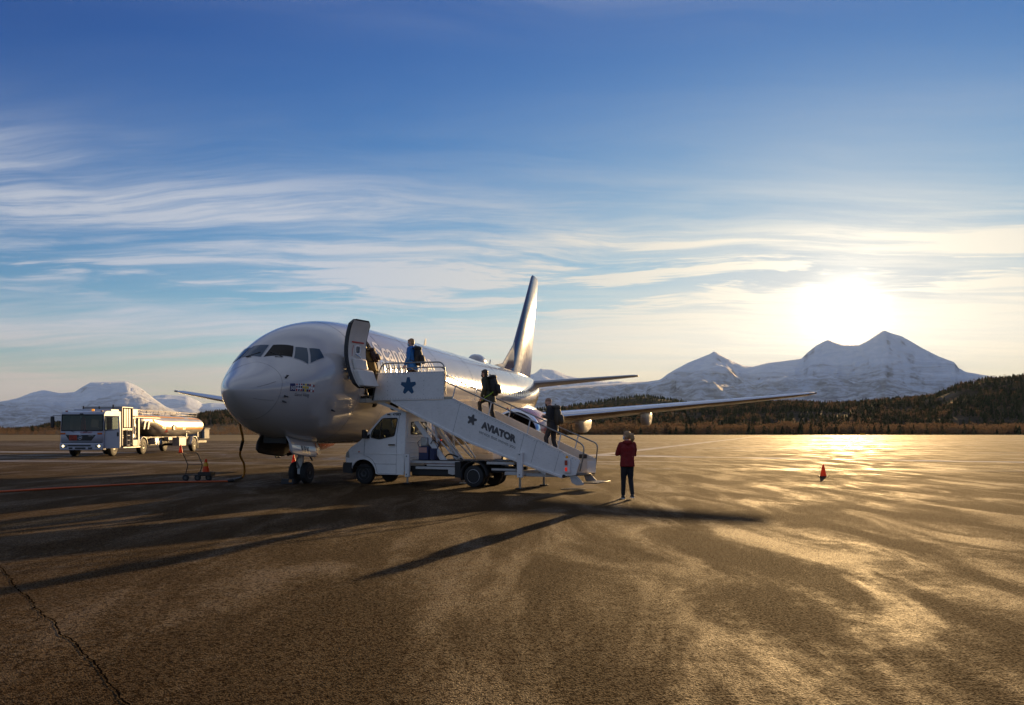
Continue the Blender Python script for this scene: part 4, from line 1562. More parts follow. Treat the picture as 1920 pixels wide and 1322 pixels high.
MB().loft([[cabmap(p) for p in ((-.665, CY0 + VW, .86), (-.665, CY0 + VW - .30, .86), (-.655, CY0 + VW - .30, 1.0), (-.62, CY0 + VW, 1.04))], [cabmap(p) for p in ((-.50, CY0 + VW + .012, .84), (-.69, CY0 + VW - .30, .84), (-.68, CY0 + VW - .30, 1.0), (-.52, CY0 + VW + .012, 1.06))]]).build('headlight', 'lamp_glass', stair, bevel=.01)
bp = MB()
bp.loft([[cabmap((x, CY0 - .015 + (VW + .03) * k / 8, z)) for k in range(9)] for x, z in ((-.60, .36), (-.72, .40), (-.74, .55), (-.72, .68), (-.62, .71))], close=False, caps=False)
bp.prism([(-.72, .37), (-.74, .55), (-.72, .69), (-.40, .69), (-.42, .50), (-.38, .34)], CY0 - .015, CY0 + .05)
bp.prism([(-.72, .37), (-.74, .55), (-.72, .69), (-.40, .69), (-.42, .50), (-.38, .34)], CY0 + VW - .05, CY0 + VW + .015)
bp.build('bumper', 'bumper_grey', stair, smooth=40)
MB().prism([(.10, 1.46), (.26, 1.46), (.28, 1.60), (.18, 1.55)], CY0 - .005, CY0 + .01).build('mirror_base', 'trim_black', stair)
MB().box(.14, .24, CY0 - .26, CY0 - .06, 1.46, 1.74).build('mirror', 'trim_black', stair, bevel=.03)
MB().box(.14, .24, CY0 + VW + .06, CY0 + VW + .26, 1.46, 1.74).build('mirror', 'trim_black', stair, bevel=.03)
MB().box(.9, 1.0, CY0 + .02, CY0 + .07, 2.20, 2.24).build('roof_lamp', 'trim_black', stair, bevel=.01)
text_obj('fleet_number', '47889', 0.11, lambda x, y: cabmap((1.06 + x, CY0 - .006, 2.185 + y)), 'print_black', stair, bold=.003, width=.30)
MB().tube(arc([(1.3, .1, 2.29), (1.32, .1, 2.40), (1.55, .1, 2.44), (1.72, .1, 2.36)], .1), .006, 5).build('roof_aerial', 'trim_black', stair)
MB().box(.55, 1.0, .15, .65, .75, .95).box(.92, 1.08, .15, .65, .95, 1.65).box(.95, 1.05, .28, .52, 1.65, 1.85).build('driver_seat', 'trim_black', stair, bevel=.05)
MB().box(.55, 1.0, 1.0, 1.5, .75, .95).box(.92, 1.08, 1.0, 1.5, .95, 1.65).box(.95, 1.05, 1.13, 1.37, 1.65, 1.85).build('passenger_seat', 'trim_black', stair, bevel=.05)
MB().prism([(-.1, .9), (.28, .9), (.30, 1.38), (.12, 1.46), (-.05, 1.38)], .0, 1.6).build('dashboard', 'trim_black', stair, bevel=.03)
MB().tube([(.38 + .05 * math.sin(t), .40 + .19 * math.cos(t), 1.40 + .18 * math.sin(t)) for t in np.linspace(0, 2 * PI, 21)], .014, 6, cap=False).build('steering_wheel', 'trim_black', stair)
MB().loft([[(.50 * .47 / .47 * math.cos(t) * .98 + .02, CY0 + .02, .36 + .46 * math.sin(t)) for t in np.linspace(0, PI, 14)], [(.49 * math.cos(t) + .02, CY0 + .40, .36 + .45 * math.sin(t)) for t in np.linspace(0, PI, 14)]], close=False, caps=False).build('wheel_arch', 'chassis_black', stair)

# chassis, wheels
MB().box(-.3, 5.1, .28, .42, .44, .60).box(-.3, 5.1, 1.18, 1.32, .44, .60).box(1.6, 5.0, .42, 1.18, .50, .56).build('chassis_frame', 'chassis_black', stair, bevel=.01)
MB().box(1.58, 3.42, -.06, .02, .70, .78).box(4.35, 5.25, -.06, .02, .70, .78).box(1.58, 5.25, 1.58, 1.66, .70, .78).box(1.6, 1.7, .02, 1.58, .71, .77).box(5.1, 5.2, .02, 1.58, .71, .77).box(3.2, 3.3, .02, 1.58, .71, .77).build('deck_frame', 'chassis_white', stair, bevel=.008)
MB().box(1.9, 3.40, -.04, .03, .52, .60).box(2.3, 3.40, -.05, .02, .62, .68).box(4.5, 5.3, -.04, .03, .52, .58).build('side_rail', 'chassis_white', stair, bevel=.008)
MB().box(2.2, 3.4, -.035, .025, .682, .698).build('rust_streak', 'rust_red', stair)
MB().box(1.7, 3.2, .05, .35, .30, .60).build('fuel_tank', 'chassis_black', stair, bevel=.04)
MB().prism([(3.05, .54), (3.40, .54), (3.38, .40), (3.2, .36), (3.05, .40)], -.05, -.02).build('bracket', 'chassis_white', stair)
MB().box(1.7, 5.0, .1, 1.5, .785, .80).build('deck', 'chassis_black', stair)
RW = .335
wheel(stair, 0.0, .06, RW, .20, -1, 'rim_dark')
wheel(stair, 0.0, 1.52, RW, .20, 1, 'rim_dark')
for y, o_ in ((.0, -1), (.25, -1), (1.28, 1), (1.55, 1)):
    wheel(stair, 3.93, y, RW, .20, o_, 'rim_steel', deep=abs(y) < .1 or y > 1.5)
mg = MB()
arcp = [(3.93 + .44 * math.cos(t), .36 + .43 * math.sin(t)) for t in np.linspace(-.15, PI + .35, 16)]
mg.loft([[(a, -.12, b) for a, b in arcp], [(a, .40, b) for a, b in arcp]], close=False, caps=False)
mgo = mg.build('mudguard', 'chassis_black', stair, smooth=60)
sm_ = mgo.modifiers.new('t', 'SOLIDIFY')
sm_.thickness = .03
MB().loft([[(a, 1.15, b) for a, b in arcp], [(a, 1.68, b) for a, b in arcp]], close=False, caps=False).build('mudguard', 'chassis_black', stair, smooth=60)
MB().box(3.30, 3.50, -.10, .38, .28, .76).build('mud_flap', 'chassis_black', stair, bevel=.01)


# stabiliser legs
def jack(x, y, z0, z1, foot, wd=.085):
    j = MB().box(x - wd, x + wd, y - .05, y + .05, z0, z1).build('jack_leg', 'stair_white', stair, bevel=.012)
    MB().tube([(x, y, z0 + .05), (x, y, foot + .03)], .035, 10).build('jack_rod', 'rail_steel', j)
    MB().box(x - .11, x + .11, y - .10, y + .10, foot, foot + .035).build('jack_foot', 'chassis_black', j, bevel=.008)
    for zz in (z0 + .08, z1 - .06):
        MB().tube([(x, y - .05, zz), (x, y - .065, zz)], .018, 8).build('bolt', 'dark_metal', j)


jack(5.52, -.24, .34, 1.07, .003)
jack(5.52, 1.62, .34, .95, .003)
jack(1.72, -.22, .28, .98, .07, .07)
MB().tube([(2.75, 1.55, .5), (2.75, 1.55, .02)], .03, 8).box(2.65, 2.85, 1.45, 1.65, .003, .03).build('jack_rod', 'rail_steel', stair)
MB().box(5.0, 5.6, -.18, 1.6, .40, .50).build('jack_beam', 'chassis_white', stair, bevel=.01)
MB().prism([(5.60, .78), (5.66, .88), (6.32, .52), (6.26, .42)], -.13, -.07).build('link_bar', 'stair_white', stair, bevel=.01)
MB().box(5.4, 7.0, .0, .08, .36, .46).box(5.4, 7.0, 1.1, 1.18, .36, .46).build('sub_frame', 'chassis_white', stair, bevel=.01)
# hydraulic pump, lift struts
MB().box(1.95, 2.30, .05, .45, .80, 1.22).build('pump_unit', 'pump_blue', stair, bevel=.02)
MB().box(1.97, 2.25, .040, .05, 1.03, 1.19).build('pump_plate', 'plate_pink', stair)
MB().box(1.98, 2.22, .12, .40, 1.22, 1.50).build('pump_motor', 'rim_steel', stair, bevel=.03)
MB().box(2.34, 2.52, .05, .40, .80, 1.16).build('oil_tank', 'pump_blue', stair, bevel=.02)
for y in (.25, 1.35):
    MB().loft([[(1.68, y - .04, 1.98), (1.68, y + .04, 1.98), (1.85, y + .04, 2.02), (1.85, y - .04, 2.02)], [(2.62, y - .04, .80), (2.62, y + .04, .80), (2.85, y + .04, .80), (2.85, y - .04, .80)]]).build('lift_arm', 'stair_white', stair, bevel=.01)
    MB().tube([(2.38, y + .1, 1.98), (2.50, y + .1, .82)], .035, 10).build('lift_strut', 'rail_white', stair)
    MB().tube([(1.95, y + .12, 1.95), (3.1, y + .12, .85)], .028, 10).build('lift_strut', 'rail_white', stair)
    MB().tube([(2.40, y + .16, 1.85), (3.2, y + .16, .85)], .03, 10).build('lift_strut', 'rail_white', stair)
MB().tube([(2.3, .7, 1.95), (2.9, .7, .85)], [.03, .055], 12).tube([(2.9, .7, 1.1), (3.0, .7, .8)], .07, 12).build('hydraulic_ram', 'stair_white', stair)
MB().tube([(2.55, -.02, .95), (2.78, -.02, 1.40)], .014, 6).build('control_lever', 'pump_blue', stair)
MB().ball((2.79, -.02, 1.42), .025, 8, 6).build('lever_knob', 'red_lamp', stair)
MB().tube(arc([(2.6, .5, .85), (2.9, .3, 1.0), (3.15, .3, .92), (3.2, .6, .82)], .12), .022, 8).tube(arc([(2.3, .2, 1.3), (2.45, .1, 1.45), (2.6, .3, 1.2), (2.6, .5, .85)], .1), .014, 6).tube(arc([(1.95, .1, 1.2), (1.88, .1, 1.35), (1.98, .1, 1.4)], .05), .01, 6).build('hydraulic_hose', 'trim_black', stair)
cbx = MB().box(3.0, 3.55, 1.75, 2.35, .98, 1.36).build('control_cabinet', 'stair_cream', stair, bevel=.02)
MB().box(3.02, 3.72, 1.72, 2.38, .80, .97).build('cabinet_base', 'stair_cream', cbx, bevel=.01)

# stairway: side panels, treads, platform
NY, FY = -.16, 1.30               # near and far panel planes


def panel_loop():
    return [(1.15, 2.65), (1.87, 2.29), (3.82, 1.40), (4.77, 1.06), (5.67, .75), (6.80, .40), (7.20, .44), (7.33, .84), (7.29, .88), (3.27, 2.66)]


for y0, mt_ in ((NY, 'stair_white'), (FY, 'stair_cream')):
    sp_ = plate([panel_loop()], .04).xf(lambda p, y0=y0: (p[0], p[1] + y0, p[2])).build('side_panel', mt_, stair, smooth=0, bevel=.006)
    e0 = y0 - .012 if y0 < 0 else y0 + .052
    pts = [(1.10, 2.63), (1.87, 2.26), (3.82, 1.37), (4.77, 1.035), (5.67, .725), (6.80, .375)]
    MB().loft([[(a, y0 - .035, b - .035), (a, y0 + .07, b - .035), (a, y0 + .07, b + .035), (a, y0 - .035, b + .035)] for a, b in pts]).build('stringer', 'stair_white', sp_, bevel=.006)
    if y0 < 0:
        MB().tube([(3.25, y0 - .004, 2.685), (7.29, y0 - .004, .90)], .016, 6).build('edge_trim', 'stair_white', sp_)
        for xa in (3.52, 5.62, 6.02, 6.72):
            za = 2.66 - (xa - 3.27) * .4428
            dx_ = -.28
            zb = {3.52: 1.62, 5.62: .90, 6.02: .78, 6.72: .44}[xa]
            MB().tube([(xa, y0 - .001, za - .02), (xa + dx_ * (za - zb) / 1.0 * 1.0, y0 - .001, zb)], .004, 4).build('panel_joint', 'seam', sp_)
        rv = MB()
        for k in range(44):
            t = k / 43
            xx, zz = 3.35 + 3.85 * t, 2.60 - 1.70 * t - .03
            rv.box(xx - .006, xx + .006, y0 - .005, y0 + .001, zz - .006, zz + .006)
        tag(rv.build('rivets', 'dark_metal', sp_), kind='stuff')
slope = .4428
for k in range(20):
    xx = 2.08 + k * .262
    zz = 2.80 - (k + 1) * .116
    if zz < .60:
        break
    MB().box(xx, xx + .30, NY + .06, FY - .02, zz - .03, zz).build('tread', 'rail_steel', stair, bevel=.005)
# platform
FLZ = 2.80
MB().box(.25, 2.12, NY + .05, FY + .35, FLZ - .06, FLZ).build('platform_floor', 'rail_steel', stair, bevel=.006)
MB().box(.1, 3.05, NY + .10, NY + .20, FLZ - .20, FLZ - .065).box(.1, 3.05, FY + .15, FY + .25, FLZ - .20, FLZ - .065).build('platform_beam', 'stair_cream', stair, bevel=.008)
pp = plate([[(.43, 2.66), (2.965, 2.66), (2.975, 3.51), (.61, 3.52)]], .04).xf(lambda p: (p[0], p[1] + NY - .03, p[2])).build('platform_panel', 'stair_white', stair, smooth=0, bevel=.006)
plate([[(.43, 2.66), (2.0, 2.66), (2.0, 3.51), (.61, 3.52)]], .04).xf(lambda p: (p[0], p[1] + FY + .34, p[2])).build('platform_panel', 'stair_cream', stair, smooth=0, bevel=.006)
rv = MB()
for k in range(26):
    for zz, xo in ((3.475, .64), (2.70, .50)):
        xx = xo + (2.93 - xo) * k / 25
        rv.box(xx - .007, xx + .007, NY - .035, NY - .029, zz - .007, zz + .007)
for xx in (.98, 2.28, 2.92):
    for k in range(5):
        zz = 2.82 + .14 * k
        rv.box(xx - .007, xx + .007, NY - .035, NY - .029, zz - .007, zz + .007)
tag(rv.build('rivets', 'dark_metal', pp), kind='stuff')
MB().box(.40, .46, NY - .04, NY + .02, 2.66, 3.5).xf(lambda p: (p[0] + (p[2] - 2.66) * .21, p[1], p[2])).build('edge_strip', 'trim_black', pp)


def star_loop(cx, cz, r, rot=0.0, blunt=.16):
    pts = []
    for k in range(5):
        a = PI / 2 + rot + 2 * PI * k / 5
        for s_ in (-blunt, blunt):
            pts.append((cx + r * math.cos(a + s_), cz + r * math.sin(a + s_)))
        b = a + PI / 5
        pts.append((cx + r * .52 * math.cos(b), cz + r * .52 * math.sin(b)))
    return pts


plate([star_loop(1.735, 3.09, .275)], .004).xf(lambda p: (p[0], p[1] + NY - .038, p[2])).build('star_emblem', 'star_blue', pp, smooth=0)
tilt = math.atan(.40)
plate([star_loop(3.92, 2.03, .165, -tilt * .9)], .004).xf(lambda p: (p[0], p[1] + NY - .008, p[2])).build('star_emblem', 'print_grey', stair, smooth=0)


def on_panel(x0, z0, tl):
    return lambda x, y: (x0 + x * math.cos(tl) + y * math.sin(tl) * .35, NY - .007, z0 - x * math.sin(tl) + y * math.cos(tl))


text_obj('lettering', 'AVIATOR', .29, on_panel(4.22, 1.80, tilt), 'print_grey', stair, bold=.020, width=1.22)
text_obj('lettering', 'service that moves you', .155, on_panel(4.15, 1.64, tilt), 'print_grey', stair, bold=-.001, width=1.27)
# rails of the platform
ny = NY + .02
RL = [([(.64, ny, 3.5), (.66, ny, 3.62), (.80, ny, 3.82), (2.85, ny, 3.79), (2.98, ny, 3.66), (2.98, ny, 3.2)], .030, .16)]
for yv, xe in ((ny, 2.98), (FY + .36, 2.05)):
    MB().tube(arc([(.64, yv, 3.4), (.67, yv, 3.66), (.82, yv, 3.82), (xe - .14, yv, 3.80), (xe, yv, 3.66), (xe, yv, 2.9)], .16), .022, 8).build('hand_rail', 'rail_steel', stair)
    MB().tube(arc([(.82, yv, 3.45), (.86, yv, 3.60), (.98, yv, 3.66), (xe, yv, 3.64)], .12), .016, 8).build('mid_rail', 'rail_steel', stair)
    for xx in (1.36, 2.16):
        if xx < xe:
            MB().tube([(xx, yv, 3.4), (xx, yv, 3.80)], .022, 8).build('rail_post', 'rail_white', stair)
    MB().tube(arc([(1.52, yv + .05, 3.46), (1.60, yv + .05, 3.62), (1.72, yv + .05, 3.66), (2.0, yv + .05, 3.54)], .12), .014, 8).build('grab_bar', 'rail_steel', stair)
# stair rails
for yv, up in ((NY + .02, [(2.98, 3.20), (7.20, 1.43), (7.46, 1.27), (7.41, .92), (7.32, .55)]), (FY + .03, [(2.05, 3.55), (2.24, 3.49), (6.16, 1.80), (7.08, 1.43), (7.37, 1.31), (7.31, .76), (7.24, .34)])):
    MB().tube(arc([(a_, yv, b_) for a_, b_ in up], .14), .021, 8).build('hand_rail', 'rail_steel', stair)
    for xx in (3.35, 4.55, 5.80, 6.75):
        zt = float(np.interp(xx, [p[0] for p in up[:4]] if yv > 0 else [2.98, 7.2], [p[1] for p in up[:4]] if yv > 0 else [3.20, 1.43]))
        MB().tube([(xx - .12, yv, 2.63 - (xx - .12 - 3.27) * slope - .05), (xx, yv, zt)], .02, 8).build('rail_post', 'rail_white', stair)
# end box, lamps, foot step
eb = MB().box(6.86, 7.06, NY - .06, NY - .005, .50, .92).build('lamp_box', 'stair_white', stair, bevel=.012)
MB().box(6.90, 6.98, NY - .09, NY - .06, .72, .86).build('red_lens', 'red_marker', eb, bevel=.01)
MB().box(6.91, 6.97, NY - .09, NY - .06, .55, .66).build('red_lens', 'red_lamp', eb, bevel=.01)
MB().lathe([(.92, .04), (.96, .04), (.99, .02)], (6.95, NY - .03, 0), 'Z', 12).build('beacon', 'stripe_yellow', eb)
MB().box(7.05, 7.32, FY - .02, FY - .008, .45, .80).build('end_plate', 'stair_white', stair, bevel=.01)
MB().box(6.80, 7.05, FY - .06, FY - .02, .88, 1.0).build('step_light', 'dark_metal', stair, bevel=.02)
fs = MB().box(6.95, 7.30, NY + .1, FY - .1, .42, .45).box(7.32, 7.80, NY + .1, FY - .1, .20, .23)
fs.build('foot_step', 'dark_metal', stair, bevel=.006)
for y in (NY + .10, FY - .14):
    MB().prism([(6.98, .42), (7.20, .42), (7.42, .20), (7.40, .16), (7.20, .14), (7.05, .22)], y - .02, y + .02).build('step_bracket', 'chassis_white', stair, bevel=.006)
MB().tube([(6.85, NY - .02, .40), (6.85, NY + .1, .40)], .05, 12).build('roller', 'chassis_black', stair)
# docking gear under the aircraft end
MB().box(-.35, .45, NY + .15, FY + .2, FLZ - .20, FLZ - .07).build('docking_frame', 'chassis_white', stair, bevel=.01)
MB().box(-.35, .30, NY + .18, FY + .15, FLZ - .06, FLZ + .02).build('docking_plate', 'dark_metal', stair, bevel=.01)
for y in (.0, 1.15):
    MB().lathe([(-.09, .05), (-.09, .14), (-.06, .17), (.06, .17), (.09, .14), (.09, .05)], (-.45, y, 2.66), 'Y', 24).build('bumper_wheel', 'rubber', stair, smooth=40)
MB().lathe([(-.09, .05), (-.09, .13), (-.06, .155), (.06, .155), (.09, .13), (.09, .05)], (.55, .9, 2.52), 'Y', 24).build('bumper_wheel', 'rubber', stair, smooth=40)
MB().lathe([(0, .05), (.05, .06), (.09, .045), (.11, .01)], (1.55, FY + .36, 3.53), 'Z', 14).build('warning_beacon', 'amber_lamp', stair, smooth=50)
MB().box(2.96, 3.25, NY + .0, NY + .09, 2.66, 2.74).build('beam_end', 'rail_steel', stair, bevel=.008)
MB().prism([(.45, 2.60), (.75, 2.60), (1.5, 2.30), (1.3, 2.30)], NY + .12, NY + .2).build('under_brace', 'stair_white', stair)

# ------------------------------------------------------------------ fuel truck (local x rearward, y to the far side)
fuel = thing('fuel_truck', 'white and silver fuel tanker with its cab door open left of the airliner', 'truck', (-23.7, 51.5, gz(-24.5, 54)), (0, 0, R(90)))
CX, CW = -1.35, 2.5
cabp = [(CX + .03, .52), (CX - .02, .80), (CX, 1.45), (CX + .07, 2.42), (CX + .20, 2.60), (CX + .5, 2.66), (.85, 2.66), (.85, .55), (.62, .52)]
fa = [(.02 + .60 * math.cos(t), .50 + .60 * math.sin(t)) for t in np.linspace(0.05, PI - .05, 12)]
hole = round_loop([(CX + .12, 1.56), (CX + .17, 2.36), (-.25, 2.36), (-.25, 1.50)], .05)
for y0 in (0.0, CW - .05):
    lp = [cabp + fa]
    lp.append(hole)
    cs = plate(lp, .05).xf(lambda p, y0=y0: (p[0], p[1] + y0, p[2])).build('cab_side', 'truck_white', fuel, smooth=25, bevel=.015)
    if y0 > 0:
        plate([hole], .008).xf(lambda p, y0=y0: (p[0], p[1] + y0 + .02, p[2])).build('side_window', 'truck_glass', fuel, smooth=0)


def fstrip(name, pts, mt_, y0=.03, y1=CW - .03, th=.02):
    o = MB().loft([[(a, y0, b), (a, (y0 + y1) / 2, b), (a, y1, b)] for a, b in pts], close=False, caps=False).build(name, mt_, fuel, smooth=40)
    if th:
        s_ = o.modifiers.new('t', 'SOLIDIFY')
        s_.thickness = th
        s_.offset = 0
    return o


fstrip('front_panel', [(CX - .02, .80), (CX - .005, 1.52)], 'truck_white')
fstrip('windscreen', [(CX, 1.53), (CX + .06, 2.42)], 'truck_glass', th=0)
fstrip('roof', [(CX + .07, 2.42), (CX + .20, 2.60), (CX + .5, 2.66), (.85, 2.66)], 'truck_white')
fstrip('rear_wall', [(.83, .6), (.83, 2.64)], 'truck_white')
fstrip('cab_floor', [(CX + .1, .95), (.83, .95)], 'trim_black')
wl = [(.05, 1.52), (2.45, 1.52), (2.43, 2.43), (.07, 2.43)]
MB().tube([(CX - .01 + (b - 1.5) * .065, a, b) for a, b in wl + wl[:1]], .035, 6, cap=False).build('windscreen_seal', 'trim_black', fuel)
MB().prism([(0.0, .38), (CW, .38), (CW + .02, .60), (CW, .80), (0, .80), (-.02, .60)], CX - .10, CX + .30, 'YZ').build('bumper', 'truck_white', fuel, bevel=.04)
MB().prism([(.44, 1.27), (2.20, 1.27), (1.99, .93), (.70, .93)], CX - .032, CX - .02, 'YZ').build('grille', 'trim_black', fuel, bevel=.01)
MB().box(CX - .045, CX - .033, 1.54, 1.99, .94, 1.24).build('hazard_plate', 'plate_orange', fuel, bevel=.005)
for zz, tx in ((1.11, '30'), (.965, '1863')):
    text_obj('plate_text', tx, .13, lambda x, y, zz=zz: (CX - .049, 1.94 - x, zz + y), 'print_black', fuel, bold=.002, width=.34 if len(tx) > 2 else .2)
MB().box(CX - .047, CX - .044, 1.545, 1.985, 1.085, 1.095).build('plate_line', 'print_black', fuel)
st_ = MB().tube([(CX - .05, 1.35 + .115 * math.cos(t), 1.11 + .115 * math.sin(t)) for t in np.linspace(0, 2 * PI, 25)], .011, 6, cap=False)
for k in range(3):
    a = PI / 2 + 2 * PI * k / 3
    st_.tube([(CX - .05, 1.35, 1.11), (CX - .05, 1.35 + .105 * math.cos(a), 1.11 + .105 * math.sin(a))], [.02, .004], 6)
st_.build('star_badge', 'polished_metal', fuel)
text_obj('model_script', 'ECONIC', .07, lambda x, y: (CX - .036, .86 - x, 1.19 + y), 'print_white', fuel, shear=.25, width=.30)
text_obj('clear_exit_text', 'CLEAR EXIT', .13, lambda x, y: (CX - .028, 1.36 - x, 1.36 + y), 'flag_red', fuel, bold=.003, width=.72)
for y in (.08, 2.22):
    MB().prism([(y, 1.29), (y + .26, 1.29), (y + .28, 1.39), (y - .02, 1.39)], CX - .045, CX - .02, 'YZ').build('indicator_lamp', 'hazard_orange', fuel, bevel=.01)
for y in (.14, 2.08):
    hl = MB().box(CX - .115, CX - .09, y, y + .30, .545, .69).build('headlight', 'trim_black', fuel, bevel=.02)
    yo = y + (.08 if y < 1 else .22)
    MB().lathe([(CX - .13, .01), (CX - .125, .05), (CX - .112, .065)], (0, yo, .617), 'X', 16, False).build('lamp', 'head_lamp', hl)
    yo = y + (.22 if y < 1 else .08)
    MB().lathe([(CX - .13, .01), (CX - .125, .045), (CX - .112, .055)], (0, yo, .617), 'X', 16, False).build('lamp', 'lamp_glass', hl)
MB().box(CX - .108, CX - .09, .70, 2.05, .60, .69).build('bumper_slot', 'bumper_grey', fuel)
for y0, y1 in ((1.0, 1.62), (1.76, 1.98), (.62, .86)):
    MB().box(CX - .108, CX - .09, y0, y1, .44, .54).build('bumper_vent', 'trim_black', fuel)
MB().box(CX - .06, CX - .02, .05, 2.4, .80, .835).build('bumper_gap', 'trim_black', fuel)
for y in (1.25, 2.05):
    MB().tube([(CX - .03, y, 1.55), (CX - .045, y - .35, 1.44)], .015, 6).build('wiper', 'trim_black', fuel)
# roof gear
MB().box(CX + .30, CX + .42, .72, .86, 2.66, 2.78).build('amber_beacon', 'amber_lamp', fuel, bevel=.03)
MB().box(CX + .02, CX + .12, 1.22, 1.42, 2.40, 2.52).build('camera_pod', 'trim_black', fuel, bevel=.03)
for y in (.22, 2.28):
    MB().box(CX + .22, CX + .30, y - .06, y + .06, 2.62, 2.68).build('marker_lamp', 'red_marker', fuel, bevel=.01)
MB().box(-.2, .9, .1, 2.3, 2.665, 2.80).build('roof_deck', 'truck_white', fuel, bevel=.02)
for x, y, h in ((.1, .95, .18), (.6, .35, .3), (.3, 2.0, .2)):
    MB().tube([(x, y, 2.79), (x, y, 2.79 + h)], .045, 8).build('roof_aerial', 'trim_black', fuel)
for sg, y in ((1, CW), (-1, 0)):
    if sg > 0:
        MB().tube(arc([(CX + .1, y, 2.38), (CX - .1, y + .42, 2.38), (CX - .1, y + .42, 1.62), (CX + .1, y, 1.60)], .06), .016, 6).build('mirror_arm', 'trim_black', fuel)
        MB().box(CX - .16, CX - .04, y + .32, y + .52, 1.68, 2.34).build('mirror', 'trim_black', fuel, bevel=.03)
# interior
MB().box(-.5, .1, .35, .95, 1.0, 1.3).box(.0, .15, .35, .95, 1.3, 2.1).build('driver_seat', 'trim_black', fuel, bevel=.05)
MB().box(CX + .15, CX + .45, .2, 2.3, 1.15, 1.52).build('dashboard', 'trim_black', fuel, bevel=.04)
jb = MB()
jb.loft([[(-.2 + .06 * math.cos(t) * k, 1.75 + .17 * math.sin(t) * k, z) for t in np.linspace(0, 2 * PI, 13)[:-1]] for z, k in ((1.5, 1.0), (1.9, .9), (2.2, .8), (2.35, .3))])
jb.build('hung_jacket', 'jacket_red', fuel)
MB().box(-.1, .1, .95, 1.35, 1.7, 2.2).build('control_screen', 'truck_panel', fuel, bevel=.02)
# open driver's door
fd = plate([[(0, .48), (-.90, .50), (-.92, 1.50), (-.88, 2.36), (-.02, 2.38)], round_loop([(-.06, 1.56), (-.82, 1.62), (-.80, 2.29), (-.08, 2.31)], .05)], .06)
fdo = fd.xf(lambda p: (CX + .10 + p[1] + p[0] * .03, p[0], p[2])).build('cab_door', 'truck_white', fuel, smooth=20, bevel=.012)
plate([round_loop([(-.06, 1.56), (-.82, 1.62), (-.80, 2.29), (-.08, 2.31)], .05)], .01).xf(lambda p: (CX + .12 + p[1], p[0], p[2])).build('window', 'truck_glass', fdo, smooth=0)
dl = [(-.03, 1.53), (-.87, 1.57), (-.85, 2.33), (-.04, 2.35)]
MB().tube([(CX + .10, a, b) for a, b in dl + dl[:1]], .03, 6, cap=False).build('window_frame', 'trim_black', fdo)
MB().box(CX + .05, CX + .10, -.84, -.74, 1.18, 1.42).build('handle_recess', 'trim_black', fdo, bevel=.01)
# pump cabinet behind the cab
pc = MB().box(1.05, 1.12, .0, 2.4, .6, 2.98).box(1.12, 2.55, 1.0, 2.4, .6, 2.98).box(1.12, 2.55, .0, 1.0, 2.92, 2.98).box(2.50, 2.55, .0, 1.0, .6, 2.92).build('pump_cabinet', 'truck_panel', fuel, bevel=.01)
MB().box(1.12, 2.5, .6, .68, .65, 2.9).build('cabinet_inner', 'tank_dark', pc)
for xx in (1.3, 1.62, 1.95):
    MB().box(xx, xx + .22, .0, .04, 1.72, 2.86).build('cabinet_door', 'truck_panel', pc, bevel=.01)
MB().box(1.12, 2.5, .02, .5, 1.52, 1.68).build('hose_reel', 'truck_panel', pc, bevel=.02)
for k in range(4):
    MB().tube([(1.62, -.03, .62 + .30 * k), (2.02, -.03, .62 + .30 * k)], .03, 6).build('ladder_rung', 'truck_rail', pc)
for xx in (1.62, 2.02):
    MB().tube([(xx, -.03, .48), (xx, -.03, 1.60)], .03, 6).build('ladder_rail', 'truck_rail', pc)
for k, (zz, yy) in enumerate(((.9, .3), (1.15, .25), (1.38, .3))):
    MB().lathe([(-.12, .03), (-.12, .11), (.12, .11), (.12, .03)], (1.40, yy, zz), 'Y', 16).build('valve', 'dark_metal', pc)
MB().box(1.1, 3.5, -.05, .4, .46, .52).build('running_board', 'truck_rail', fuel, bevel=.01)
MB().box(3.30, 3.50, .0, .08, .52, 2.3).build('bay_post', 'truck_panel', fuel, bevel=.01)
MB().box(2.6, 3.3, .02, .35, .55, .95).build('bay_box', 'truck_panel', fuel, bevel=.02)
MB().box(2.55, 3.5, .25, .3, .6, 2.5).build('bay_panel', 'tank_dark', fuel)
for (x, z0, z1) in ((2.75, .95, 2.1), (2.95, .95, 2.3), (3.12, 1.0, 1.8)):
    MB().tube([(x, .15, z0), (x, .15, z1)], .05, 8).build('bay_pipe', 'tank_metal', fuel)
MB().lathe([(0, .12), (.03, .13), (.05, .1)], (2.85, .1, 1.2), 'Y', 16).build('gauge', 'rim_steel', fuel)
MB().box(2.6, 6.6, -.06, .0, 2.335, 2.40).build('side_locker_lid', 'flag_red', fuel, bevel=.006)
MB().box(2.5, 3.5, .1, 2.2, 2.42, 2.90).build('bay_roof', 'truck_panel', fuel, bevel=.04)
# tank with raised neck
TZ, TW = 1.85, 1.22


def tank_ring(x, zb, zt, hw, yc=1.25, n=32):
    zc = (zt + zb) / 2
    return [(x, yc + hw * math.copysign(abs(math.cos(t)) ** .82, math.cos(t)), zc + (zt - zb) / 2 * math.copysign(abs(math.sin(t)) ** .82, math.sin(t))) for t in np.linspace(0, 2 * PI, n + 1)[:-1]]


